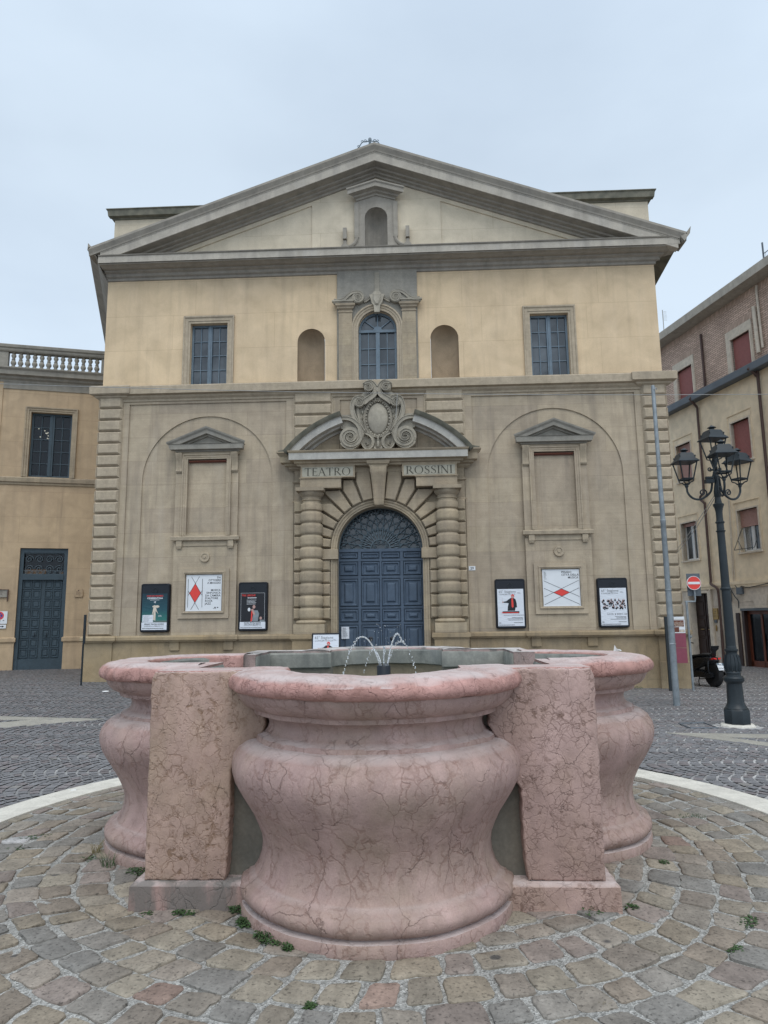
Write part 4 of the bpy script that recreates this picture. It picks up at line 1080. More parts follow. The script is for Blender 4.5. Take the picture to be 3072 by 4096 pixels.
LT['E'] = (.66, [bar(.14, 0, .14, 1, T_), bar(.04, .97, .58, .97, t_n), bar(.04, .03, .60, .03, t_n), bar(.14, .52, .46, .52, t_n), bar(.57, 1, .57, .82, .04), bar(.60, 0, .60, .2, .04), bar(.47, .60, .47, .44, .04)])
LT['A'] = (.90, [bar(.10, 0, .44, 1, t_n), bar(.40, 1, .78, 0, T_), bar(.22, .36, .64, .36, t_n), ser(.10, .02, .22), ser(.78, .02)])
LT['R'] = (.86, [bar(.16, 0, .16, 1, T_), ser(.16, .02), bar(.05, .97, .4, .97, t_n), bar(.16, .50, .42, .50, t_n), bar(.38, .50, .80, .0, T_), bar(.72, .02, .88, .02, .04)] + ringp(.36, .735, .27, .262, -90, 90))
LT['O'] = (1.04, ringp(.52, .5, .48, .52, 0, 360, n=32))
LT['S'] = (.66, ringp(.33, .745, .24, .265, 30, 200, .05, .10) + ringp(.33, .255, .27, .275, -160, 60, .05, .10) + [bar(.14, .66, .54, .37, .13), bar(.53, .98, .53, .76, .035), bar(.07, .02, .07, .26, .035)])
LT['I'] = (.34, [bar(.17, 0, .17, 1, T_), ser(.17, .02), ser(.17, .98)])
LT['N'] = (.92, [bar(.14, 0, .14, 1, t_n), bar(.78, 0, .78, 1, t_n), bar(.12, 1, .78, 0, T_), ser(.14, .02, .22), ser(.06, .98, .2), ser(.78, .98, .22)])
M['cut'] = plain('cut_letter_paint', (.075, .07, .055), .9)  # dark paint in the incised letters
M['panel'] = stone('pale_name_panel', (.37, .345, .275), (.33, .31, .25), 2.5, None, .1, .15)
for word, cx_, kern in (('TEATRO', -1.25, .05), ('ROSSINI', 1.245, .05)):
    H_ = .195; XS = 1.14 / (sum(LT[c][0] + kern for c in word) - kern); tot = 1.14; x = cx_ - tot / 2; mb = MB(); k = 0
    for c in word:
        for pl in LT[c][1]:
            k += 1; mb.add([(x + p[0] * XS, -.4528 - .00002 * k, 5.0 + p[1] * H_) for p in pl], [tuple(range(len(pl)))])
        x += (LT[c][0] + kern) * XS
    B(mb, 'lettering', 'cut', ang=0, flip=False)
mb = MB()
for s_ in (-1, 1): mb.box(*sorted((s_ * .622, s_ * 1.878)), -.4515, -.44, 4.977, 5.213)
B(mb, 'name_panel', 'panel', ang=0, split='lr')

# ------------------------------------------------------------------ blue door
mb = MB(); Y = .20
mb.box(-1.07, 1.07, Y + .02, Y + .10, -.4, 3.24)
cols = [(-1.03, -.56), (-.49, -.02 + -.0), (.02, .49), (.56, 1.03)]
for s0, s1 in ((-1.07, -1.03), (-.56, -.49), (-.025, .025), (.49, .56), (1.03, 1.07)): mb.box(s0, s1, Y - .02, Y + .03, -.4, 3.22)
mb.box(-1.065, 1.065, Y - .024, Y + .03, 2.93, 2.98); mb.box(-1.065, 1.065, Y - .024, Y + .03, 3.165, 3.24)
rows = [(2.98, 3.165, 0), (2.56, 2.93, 1), (1.80, 2.50, 1), (1.42, 1.75, 1), (.62, 1.37, 1), (-.2, .56, 1)]
for z0, z1, k in rows:
    for x0, x1 in cols:
        x0 += .01; x1 -= .01; q = []
        fr_ = [(0, 0), (.012, -.03), (.035, -.032), (.05, -.005), (.07, .012)] if k else [(.012, 0), (.02, -.03), (.04, -.03), (.055, .01)]
        mb.loft([[(x0 + i_, Y + y_, z0 + .02 + i_), (x1 - i_, Y + y_, z0 + .02 + i_), (x1 - i_, Y + y_, z1 - .02 - i_), (x0 + i_, Y + y_, z1 - .02 - i_)] for i_, y_ in fr_])
        if k: mb.loft([[(x0 + i_, Y + y_, z0 + i_), (x1 - i_, Y + y_, z0 + i_), (x1 - i_, Y + y_, z1 - i_), (x0 + i_, Y + y_, z1 - i_)] for i_, y_ in ((.095, .018), (.135, -.035), (.155, -.04))])
    mb.box(-1.06, 1.06, Y - .018, Y + .03, z0 - .035, z0)
    mb.box(-1.06, 1.06, Y - .018, Y + .03, z1, z1 + .02)
dr = B(mb, 'entrance_door', 'blue', ang=0)
for s_ in (-1, 1):
    mb = MB(); mb.lathe([(0, 0), (.055, .005), (.055, .02), (.04, .03), (.022, .04), (.022, .055), (.032, .065), (.032, .08), (.015, .09), (0, .09)], 0, 0, 18).xf(Matrix.Translation((s_ * .26, Y - .02, 1.02)) @ Matrix.Rotation(pi / 2, 4, 'X'))
    mb.build('door_knob', M['black'], dr)
mb = MB(); mb.prism(archpoly(0, 1.06, 3.22, 3.22, 24)[2:], 'y', Y + .16, Y + .17); mb.build('fanlight_glass', M['glass'], dr, ang=0)
mb = MB()
zc = 3.24; yg = Y + .06
mb.arch(0, zc, 0, pi, [(.235, -.01), (.235, .015), (.255, .015), (.255, -.01)], yg, 20); mb.arch(0, zc, 0, pi, [(1.02, -.01), (1.02, .015), (1.06, .015), (1.06, -.01)], yg, 30)
for k in range(12):
    a = radians(11 + 158 * k / 11); mb.tube([(.25 * cos(a), yg, zc + .25 * sin(a)), (1.03 * cos(a), yg, zc + 1.0 * sin(a))], [.017, .011], 5)
for k in range(13):
    a = radians(11 + 158 * (k - .5) / 11); da = radians(158 / 11) / 2
    for s_ in (-1, 1):
        pts = [(.45, 0), (.52, .55), (.58, 1.), (.66, .55), (.72, 0), (.78, -.55), (.84, -1), (.94, -.5), (1.0, 0)]
        if 0 < k < 12 or True:
            mb.tube([(r_ * cos(a + s_ * da * q), yg - .01, max(zc + .01, zc + r_ * sin(a + s_ * da * q))) for r_, q in smooth_path(pts, 3)], .009, 4)
        mb.tube([(x, yg - .012, max(z, zc + .01)) for x, z in spiral(.50 * cos(a + s_ * .045), zc + .50 * sin(a + s_ * .045), .028, .006, a, 1.3, 12, s_)], .006, 4)
        mb.tube([(x, yg - .012, max(z, zc + .01)) for x, z in spiral(.93 * cos(a + s_ * .045), zc + .93 * sin(a + s_ * .045), .035, .008, a, 1.3, 12, s_)], .009, 4)
    mb.add([((.40 + q) * cos(a + w_), yg - .012, zc + max(0, (.40 + q) * sin(a + w_))) for q, w_ in ((-.06, 0), (0, .05), (.06, 0), (0, -.05))], [(0, 1, 2, 3)])
for s_ in (-1, 1):
    mb.tube([(s_ * x, yg - .01, z) for x, z in spiral(.15, zc + .06, .05, .01, 0, 1.6, 18, 1)], .008, 4)
    mb.tube([(s_ * x, yg - .01, z) for x, z in spiral(.06, zc + .18, .04, .01, 0, 1.6, 18, 1)], .008, 4)
    mb.tube([(s_ * x, yg - .01, z) for x, z in smooth_path([(0, zc + .14), (.06, zc + .12), (.14, zc + .14), (.22, zc + .10)], 4)], .008, 4)
mb.build('fanlight_grille', M['iron'], dr, ang=40)

# ================================================================== posters and small things on the front
TX = -.78; FY = 17.
def thing(name, loc, label, cat, group=None, rz=0): return empty(name, loc, rz, label, cat, group)
def quad(mb, x0, x1, z0, z1, y): mb.add([(x0, y, z0), (x1, y, z0), (x1, y, z1), (x0, y, z1)], [(0, 1, 2, 3)])
def poly(mb, p, y): mb.add([(x, y, z) for x, z in p], [tuple(range(len(p)))])
def blob(mb, cx, cz, rx, rz, y, n=14, rot=0): poly(mb, [(cx + rx * cos(2 * pi * i / n) * cos(rot) - rz * sin(2 * pi * i / n) * sin(rot), cz + rx * cos(2 * pi * i / n) * sin(rot) + rz * sin(2 * pi * i / n) * cos(rot)) for i in range(n)], y)
def lines(mb, x0, x1, z, n, dz, h, y, seed, right=False):
    R = random.Random(seed)
    for i in range(n):
        w = (x1 - x0) * R.uniform(.55, 1); a = (x1 - w) if right else x0; b = a + w
        while a < b: q = min(b, a + R.uniform(.012, .04)); quad(mb, a, q - .004, z - i * dz, z - i * dz + h, y); a = q
def case(x, z0, label, kind):
    """black rounded display case screwed to the wall"""
    t_ = thing('poster_case', (TX + x, FY + .07, z0), label, 'poster case', 'black poster cases on the theatre wall')
    mb = MB(); r = .05; pl = []
    for cx, cz, a0 in ((.36 - r, 1.19 - r, 0), (-.36 + r, 1.19 - r, 90), (-.36 + r, r, 180), (.36 - r, r, 270)):
        pl += [(cx + r * cos(radians(a0 + 15 * k)), cz + r * sin(radians(a0 + 15 * k))) for k in range(7)]
    mb.loft([[(p[0], 0, p[1]) for p in pl], [(p[0], -.09, p[1]) for p in pl], [(p[0] * .955, -.115, .595 + (p[1] - .595) * .972) for p in pl], [(p[0] * .93, -.115, .595 + (p[1] - .595) * .957) for p in pl], [(p[0] * .92, -.105, .595 + (p[1] - .595) * .95) for p in pl]])
    mb.build('case', M['black'], t_, ang=30)
    mb = MB(); mb.arch(0, 1.03, 0, 2 * pi, [(.05, 0), (.05, .012), (.062, .012), (.062, 0)], -.104, 18, False)
    mb.arch(0, 1.03, pi * 1.15, pi * 1.85, [(.075, 0), (.075, .01), (.082, .01), (.082, 0)], -.104, 10)
    mb.box(-.006, .006, -.115, -.104, .95, .985)
    mb.build('emblem', M['lamp'], t_, ang=30); mb = MB()
    for s_ in (-1, 1): mb.ball((s_ * .27, -.106, 1.10), .008, 6)
    mb.build('screw', M['lamp'], t_, ang=30, split='is')
    W_, Z0, Z1 = .315, .055, .945
    sh = MB(); y = -.112; sh.box(-W_, W_, y, y + .006, Z0, Z1); y -= .002
    if kind in (3, 4):
        pp = sh.build('poster', M['paper'], t_, ang=0)
        k = MB(); text(k, '65° Stagione', .082, -W_ + .035, Z1 - .09, y); 
        k.build('title', M['inkg'], pp, ang=0); k = MB(); text(k, 'CONCERTISTICA', .052, -W_ + .035, Z1 - .145, y)
        lines(k, .17, .27, Z1 - .09, 2, .025, .006, y, 3)
        text(k, 'PIOVANI DIRIGE PIOVANI' if kind == 3 else 'RAVEL & BIZET 150', .042 if kind == 3 else .056, W_ - .01, .30 if kind == 3 else .30, y, 'RIGHT')
        k.build('lettering', M['inkg'], pp, ang=0)
        k = MB(); lines(k, -.12, W_ - .03, .255, 3, .03, .010, y, kind, True); lines(k, 0, W_ - .03, .13, 1, .03, .012, y, kind + 9, True)
        lines(k, -W_ + .02, W_ - .02, .02 + Z0, 1, .02, .014, y, kind + 5); lines(k, -W_ + .02, -W_ + .11, .14, 3, .014, .006, y, 8); k.build('small_print', M['ink'], pp, ang=0)
        if kind == 3:
            k = MB(); poly(k, [(-.17, .64), (-.10, .655), (-.04, .70), (.01, .73), (.07, .73), (.12, .70), (.145, .60), (.15, .50), (.115, .50), (.10, .42), (-.08, .42), (-.07, .52), (-.05, .60), (-.10, .61), (-.17, .615)], y)
            quad(k, -.20, .20, .36, .41, y - .001); k.build('dark_suit', M['ink'], pp, ang=0)
            k = MB(); poly(k, [(.02, .72), (.06, .72), (.07, .52), (.045, .49), (.02, .52)], y - .0015); blob(k, .055, .77, .038, .05, y - .001); quad(k, -.22, .18, .365, .385, y - .002); k.build('red_tie', M['red'], pp, ang=0)
            k = MB(); blob(k, .052, .755, .026, .034, y - .0022); blob(k, -.185, .63, .02, .015, y - .001); quad(k, -.202, -.198, .63, .74, y); k.build('conductor_face', M['slat2'], pp, ang=0)
        else:
            R = random.Random(4); k = MB(); q = MB()
            for i in range(70):
                x_, z_ = R.uniform(-.27, .27), R.uniform(.42, .64); z_ += .03 * (1 - abs(x_) * 3)
                blob(k, x_, z_, R.uniform(.012, .022), R.uniform(.018, .03), y - .0001 * i, 7, R.uniform(0, 1))
                if R.random() < .8: blob(q, x_, z_ + .03, .009, .012, y - .008 - .0001 * i, 6)
            k.build('orchestra', M['ink'], pp, ang=0); q.build('faces', M['slat2'], pp, ang=0)
    elif kind == 1:
        pp = sh.build('poster', M['ink'], t_, ang=0)
        k = MB(); k.add([(-W_, y, .235), (W_, y, .235), (W_, y, Z1), (-W_, y, Z1)], [(0, 1, 2, 3)])
        m2 = k.build('sea_picture', M['seaP'], pp, ang=0)
        k = MB(); quad(k, -W_, W_, Z0, .235, y); quad(k, -W_ + .02, -.03, .24, .42, y - .001); k.build('paper_strip', M['paper'], pp, ang=0)
        k = MB(); text(k, 'CHICOS MAMBO', .055, 0, Z1 - .08, y - .001, 'CENTER', 1, .001); k.build('red_title', M['red'], pp, ang=0)
        k = MB(); text(k, 'CENERENTOLA', .056, 0, Z1 - .135, y - .001, 'CENTER', 1, .0015); lines(k, -.12, .12, Z1 - .165, 1, .02, .01, y - .001, 2); poly(k, [(-.03, .735), (.03, .755), (.01, .70), (-.0, .725)], y - .001)
        lines(k, .1, .2, .40, 2, .02, .008, y - .001, 5); k.build('white_title', M['white'], pp, ang=0)
        k = MB(); text(k, 'PESARO TEATRO ROSSINI', .042, 0, .18, y - .002, 'CENTER', 1, .001); text(k, 'DOMENICA 16 FEBBRAIO H 17', .0365, 0, .135, y - .002, 'CENTER'); lines(k, -W_ + .02, W_ - .02, .085, 1, .02, .014, y - .001, 6)
        lines(k, -W_ + .04, -.05, .39, 6, .025, .005, y - .002, 16); k.build('lettering', M['ink'], pp, ang=0)
        k = MB(); poly(k, [(-.03, .30), (-.02, .50), (-.05, .42), (-.06, .42), (-.03, .60), (.03, .62), (.06, .52), (.10, .44), (.03, .52), (.03, .28)], y - .001)
        for q in range(8): blob(k, -.03 + .018 * q, .625 + .012 * sin(q * 2.3), .03, .02, y - .0015 - q * .0001, 7, q)
        k.build('dancer', M['creamf'], pp, ang=0)
    else:
        pp = sh.build('poster', M['ink'], t_, ang=0)
        k = MB(); text(k, 'TRE LIRICHE', .062, -W_ + .04, Z1 - .10, y, 'LEFT', 1, .001); poly(k, [(-.05, .22), (-.01, .25), (-.0, .50), (-.03, .52)], y - .002); k.build('red_title', M['red'], pp, ang=0)
        k = MB(); lines(k, -.13, .1, Z1 - .15, 1, .02, .018, y, 2); lines(k, -.15, .2, Z1 - .20, 4, .032, .009, y, 7)
        for a_ in (rect(-W_ + .02, W_ - .02, Z1 - .024, Z1 - .02), rect(-W_ + .02, -W_ + .024, .2, Z1 - .02), rect(W_ - .024, W_ - .02, .2, Z1 - .02)): poly(k, a_, y - .0005)
        blob(k, -.09, .52, .035, .045, y - .002); k.build('white_print', M['white'], pp, ang=0)
        k = MB(); quad(k, -W_, W_, Z0, .22, y - .001); k.build('paper_strip', M['paper'], pp, ang=0)
        k = MB(); text(k, 'PESARO TEATRO ROSSINI', .036, 0, .185, y - .002, 'CENTER', 1, .001); text(k, 'SALA DELLA REPUBBLICA', .036, 0, .152, y - .002, 'CENTER', 1, .001); text(k, 'DOMENICA 9 FEBBRAIO H 21', .033, 0, .118, y - .002, 'CENTER'); lines(k, -W_ + .02, W_ - .02, .075, 1, .02, .014, y - .002, 6); k.build('lettering', M['ink'], pp, ang=0)
        k = MB(); poly(k, [(-.02, .24), (.02, .42), (.03, .50), (.12, .50), (.16, .42), (.13, .24)], y - .001); quad(k, .18, .30, .22, .27, y - .001); k.build('blue_shirt', M['galv'], pp, ang=0)
        k = MB(); blob(k, .03, .585, .035, .045, y - .0022); poly(k, [(-.05, .52), (.01, .54), (.06, .40), (.02, .38), (-.01, .47)], y - .0025); blob(k, .2, .31, .03, .035, y - .002); k.build('singer_face', M['slat2'], pp, ang=0)
    return t_
t = NT('poster_sea_picture'); sp = t.n('ShaderNodeSeparateXYZ', Vector=t.tc)
t.bump(t.noise(1, 4, t.map((5, 5, 22)), dist=1.2), .6, .02)
M['seaP'] = t.out(t.ramp(sp.outputs[2], [(.24, (.13, .14, .13)), (.30, (.03, .15, .13)), (.55, (.018, .07, .09)), (.92, (.012, .035, .05))]), .4)
case(-5.59, 1.25, 'black poster case with a dark sea-green poster, farthest left on the theatre wall', 1)
case(-3.145, 1.25, 'black poster case with a black poster and red title, just left of the arched portal', 2)
case(3.15, 1.235, 'black poster case with a conductor in a red tie, just right of the arched portal', 3)
case(5.61, 1.225, 'black poster case with an orchestra poster, farthest right on the theatre wall', 4)

def thick(mb, x0, z0, x1, z1, w, y): poly(mb, bar(x0, z0, x1, z1, w), y)
def sqposter(x, label, left):
    t_ = thing('square_poster', (TX + x, FY - .04, 1.76), label, 'poster', 'square white diamond posters')
    mb = MB(); mb.box(-.445, .445, -.012, .0, 0, .865); mb.box(-.45, .45, -.018, 0, -.012, 0); mb.box(-.45, .45, -.018, 0, .865, .877)
    mb.build('panel', M['white'], t_, ang=0); y = -.0135
    k = MB(); r = MB()
    if left:
        cx, cz = -.215, .43
        poly(r, [(cx - .145, cz), (cx, cz + .225), (cx + .145, cz), (cx, cz - .225)], y)
        for s_ in (-1, 1):
            thick(k, cx - s_ * .10, .835, cx + s_ * .178, cz - .06, .009, y - .0005 * (s_ + 2)); thick(k, cx - s_ * .10, .025, cx + s_ * .178, cz + .06, .009, y - .0005 * (s_ + 5))
            thick(k, cx + s_ * .178, .78, cx + s_ * .178, .08, .009, y - .004)
        for i, w in enumerate(('DA', 'OTTOBRE', 'A MAGGIO')): text(k, w, .068, .42, .785 - i * .066, y, 'RIGHT', 1, .001)
        for i, w in enumerate(('MUSICA', 'SINFONICA', 'DA CAMERA', "D'AUTORE", 'ROCK', 'JAZZ')): text(k, w, .068, .42 if i < 3 else .035, .475 - i * .066, y, 'RIGHT' if i < 3 else 'LEFT', 1, .001)
        quad(k, .27, .31, .06, .085, y); quad(k, .34, .37, .06, .085, y); lines(k, .24, .38, .04, 1, .1, .008, y, 1)
    else:
        cx, cz = .0, .32
        poly(r, [(cx - .19, cz), (cx, cz + .09), (cx + .19, cz), (cx, cz - .09)], y)
        for s_ in (-1, 1):
            thick(k, cx - s_ * .42, cz + .285, cx + s_ * .42, cz - .105, .009, y - .0005 * (s_ + 2)); thick(k, cx - s_ * .42, cz - .29, cx + s_ * .42, cz + .105, .009, y - .0005 * (s_ + 5))
        for i, w in enumerate(('PESARO', 'CITTÀ DELLA', 'MUSICA')): text(k, w, .07, (.01 if i < 2 else .415), .785 - i * .066, y, 'LEFT' if i < 2 else 'RIGHT', 1, .001)
        lines(k, -.41, -.34, .82, 9, .018, .006, y, 1); lines(k, -.41, -.3, .645, 1, .1, .008, y, 1)
    k.build('lettering', M['ink'], t_, ang=0); r.build('red_diamond', M['red'], t_, ang=0)
sqposter(-4.37, 'square white poster with an upright red diamond between the two left poster cases', True)
sqposter(4.385, 'square white poster with a flat red diamond between the two right poster cases', False)

t_ = thing('number_plate', (TX + 2.25, FY - .0, 2.65), 'small white plate with the number 29 right of the portal', 'number plate')
MB().box(-.08, .08, -.015, 0, 0, .10).build('plate', M['white'], t_, ang=0)
k = MB(); text(k, '29', .085, 0, .02, -.017, 'CENTER', 1, .002); k.build('digits', M['ink'], t_, ang=0)
t_ = thing('notice', (TX - .885, FY + .155, 1.03), 'white printed notice taped to the blue door', 'notice')
MB().box(-.095, .095, -.006, 0, 0, .29).build('sheet', M['paper'], t_, ang=0)
k = MB(); lines(k, -.07, .07, .26, 11, .022, .008, -.0075, 8); k.build('lettering', M['ink'], t_, ang=0)
# sandwich board behind the fountain rim
t_ = thing('sandwich_board', (-2.0, 16.0, gz(-2, 16)), 'folding board with a white concert poster standing left of the blue door', 'sandwich board')
z0 = -gz(-2, 16) + 0
mb = MB(); q = Matrix.Rotation(radians(-9), 4, 'X')
for s_ in (-1, 1): mb.box(*sorted((s_ * .30, s_ * .325)), -.01, .01, -.02, 1.25)
mb.box(-.325, .325, -.01, .01, 1.22, 1.25); mb.box(-.325, .325, -.01, .01, .25, .28); mb.box(-.3, .3, -.004, .006, .28, 1.22)
mb.xf(Matrix.Translation((0, -.16, 0)) @ q); m2 = MB()
for s_ in (-1, 1): m2.box(*sorted((s_ * .30, s_ * .325)), -.01, .01, -.02, 1.23)
m2.box(-.3, .3, -.01, .01, .3, .33); m2.xf(Matrix.Translation((0, .2, 0)) @ Matrix.Rotation(radians(9), 4, 'X')); mb.add(m2.v, m2.f)
mb.build('frame', M['black'], t_, ang=0)
MM = Matrix.Translation((0, -.16, 0)) @ q
pp = MB().box(-.295, .295, -.012, -.006, .29, 1.215).xf(MM).build('poster', M['paper'], t_, ang=0)
k = MB(); text(k, '65° Stagione', .085, -.26, 1.12, -.014); text(k, 'CONCERTISTICA', .055, -.26, 1.06, -.014); lines(k, .17, .26, 1.10, 2, .02, .006, -.014, 3); k.xf(MM).build('lettering', M['inkg'], pp, ang=0)
k = MB(); poly(k, [(-.15, .91), (-.06, .92), (.0, .97), (.09, .97), (.15, .93), (.18, .80), (.16, .6), (-.05, .6), (-.03, .85), (-.08, .885), (-.15, .88)], -.014); k.xf(MM).build('dark_suit', M['ink'], pp, ang=0)
k = MB(); poly(k, [(.03, .96), (.07, .96), (.07, .74), (.03, .74)], -.0155); blob(k, .06, 1.01, .038, .045, -.0145); k.xf(MM).build('red_tie', M['red'], pp, ang=0)
k = MB(); blob(k, .055, .995, .025, .03, -.0165); blob(k, -.16, .90, .022, .016, -.0165); k.xf(MM).build('conductor_face', M['slat2'], pp, ang=0)

# ================================================================== fountain
HX, HY = 1.215, 1.285
FT = empty('fountain', (FC[0], FC[1], 0), 0, 'large pink marble fountain with round vase-shaped lobes between square pitted piers', 'fountain')
PR = [(.737, -.02), (.742, .045), (.735, .062), (.70, .07), (.70, .076), (.722, .082), (.742, .105), (.744, .132), (.730, .158), (.702, .172), (.698, .18), (.672, .19), (.648, .225), (.630, .28), (.626, .33), (.634, .38), (.655, .43), (.685, .49), (.72, .545), (.755, .60), (.782, .65), (.797, .70), (.800, .74), (.790, .785), (.763, .825), (.725, .852), (.70, .862), (.672, .866), (.668, .885), (.655, .892), (.625, .905), (.608, .93), (.603, .955), (.61, .98), (.632, .998), (.655, 1.003), (.682, 1.005), (.686, 1.028), (.70, 1.032), (.735, 1.05), (.762, 1.08), (.775, 1.105), (.780, 1.124)]
RIM = [(.770, 1.12), (.80, 1.126), (.82, 1.138), (.828, 1.16), (.824, 1.185), (.806, 1.208), (.775, 1.224), (.73, 1.233), (.66, 1.236), (.56, 1.235), (.515, 1.23), (.50, 1.215), (.495, 1.13), (.505, 1.12)]
def densify(pr, n):
    o = []
    for i in range(len(pr) - 1):
        l = hypot(pr[i + 1][0] - pr[i][0], pr[i + 1][1] - pr[i][1]); k = max(1, int(l / n))
        o += [(pr[i][0] + (pr[i + 1][0] - pr[i][0]) * j / k, pr[i][1] + (pr[i + 1][1] - pr[i][1]) * j / k) for j in range(k)]
    return o + [pr[-1]]
def rough(mb, amp, sc, seed, chip=0):
    o = Vector((seed * 3.1, seed * 1.7, seed))
    for i, p in enumerate(mb.v):
        p = Vector(p); nv = noise.noise_vector(p * sc + o) * amp + noise.noise_vector(p * sc * 4 + o) * amp * .35
        if chip:
            c = noise.noise(p * 16 + o)
            if c > .28: nv -= Vector((p.x, p.y, 0)).normalized() * 0 + Vector((0, 0, chip * (c - .28)))
        mb.v[i] = tuple(p + nv)
    return mb
lobes = [((.02, -1.095), -90, 1.0, 'front'), ((-1.16, -.05), 180, 1.01, 'left'), ((1.15, .05), 0, .955, 'right'), ((0, 1.13), 90, 1., 'back')]
for (lx, ly), dg, sc, nm in lobes:
    lb = MB().lathe([(r * sc, z) for r, z in densify(PR, .022)], lx, ly, 150, radians(dg - 96), radians(dg + 96)); rough(lb, .0045, 3.5, dg + 3)
    lo = lb.build('lobe', M['marble'], FT, ang=50)
    rm = MB().lathe([(r * sc, z) for r, z in densify(RIM, .012)], lx, ly, 190, radians(dg - 94), radians(dg + 94)); rough(rm, .006, 5, dg + 7, .0)
    for i, p in enumerate(rm.v):      # worn, nibbled edge and a worn dip at the middle of the rim
        q = Vector(p); k = noise.noise(q * 9 + Vector((dg, 0, 5))); k2 = noise.noise(q * 30)
        rr = hypot(q.x - lx, q.y - ly); d_ = max(0, k - .1) * .03 + max(0, k2 - .2) * .008
        if rr > .68 * sc:
            f_ = (rr - d_) / rr; q.x, q.y = lx + (q.x - lx) * f_, ly + (q.y - ly) * f_
        an = abs(math.degrees(atan2(q.y - ly, q.x - lx)) - dg + 180) % 360 - 180
        if dg == -90 and q.z > 1.19: q.z -= .012 * exp(-((q.x - lx + .0) / .09) ** 2) + .006 * exp(-((q.x - lx) / .4) ** 2)
        rm.v[i] = tuple(q)
    rm.build('rim', M['marback' if nm == 'back' else 'marbrim'], lo, ang=50)
# corner piers
def jig(p, a, seed, step=.03):
    R = random.Random(seed); o = []
    for i in range(len(p)):
        (x0, y0), (x1, y1) = p[i], p[(i + 1) % len(p)]; k = max(1, int(hypot(x1 - x0, y1 - y0) / step))
        for j in range(k): o.append((x0 + (x1 - x0) * j / k + R.uniform(-a, a), y0 + (y1 - y0) * j / k + R.uniform(-a, a)))
    return o
def slab(lat0, lat1, seed, gp=0):
    """front outline of a pier in (lateral, z): inner edge follows the vase beside it"""
    return [(lat1, .142), (lat1, 1.19), (lat1 - .02, 1.222), (.56, 1.226), (.56, 1.07), (.58 + gp, 1.02), (.575 + gp, .93), (.60 + gp, .88), (.70, .83), (.745, .77), (.76, .70), (.76, .64), (lat0 - .005, .60), (lat0 + .0, .3), (lat0 + .015, .145)]
def gridface(mb, pl, yb, yf, seed, amp=.004, n=26):
    """thick slab with a dense, pitted front: outline (u,z)"""
    pl = jig(pl, .0035, seed, .025)
    c = [(p[0], p[1]) for p in pl]
    loops = [pl] + [inset_simple(pl, d) for d in (.004, .012)]
    mb.loft([[(x, yb, z) for x, z in pl], [(x, yf + .010, z) for x, z in pl], [(x, yf + .003, z) for x, z in loops[1]], [(x, yf, z) for x, z in loops[2]]])
def inset_simple(pl, d):
    cx = sum(p[0] for p in pl) / len(pl); cz = sum(p[1] for p in pl) / len(pl); o = []
    n = len(pl)
    for i, p in enumerate(pl):
        a, b = pl[i - 2], pl[(i + 2) % n]; l = hypot(b[0] - a[0], b[1] - a[1]) or 1; nx, nz = (b[1] - a[1]) / l, -(b[0] - a[0]) / l
        if nx * (p[0] - cx) + nz * (p[1] - cz) < 0 and abs(p[0] - cx) > .05: nx, nz = nx, nz
        o.append((p[0] + nx * -d * AREA[0], p[1] + nz * -d * AREA[0]))
    return o
AREA = [1]
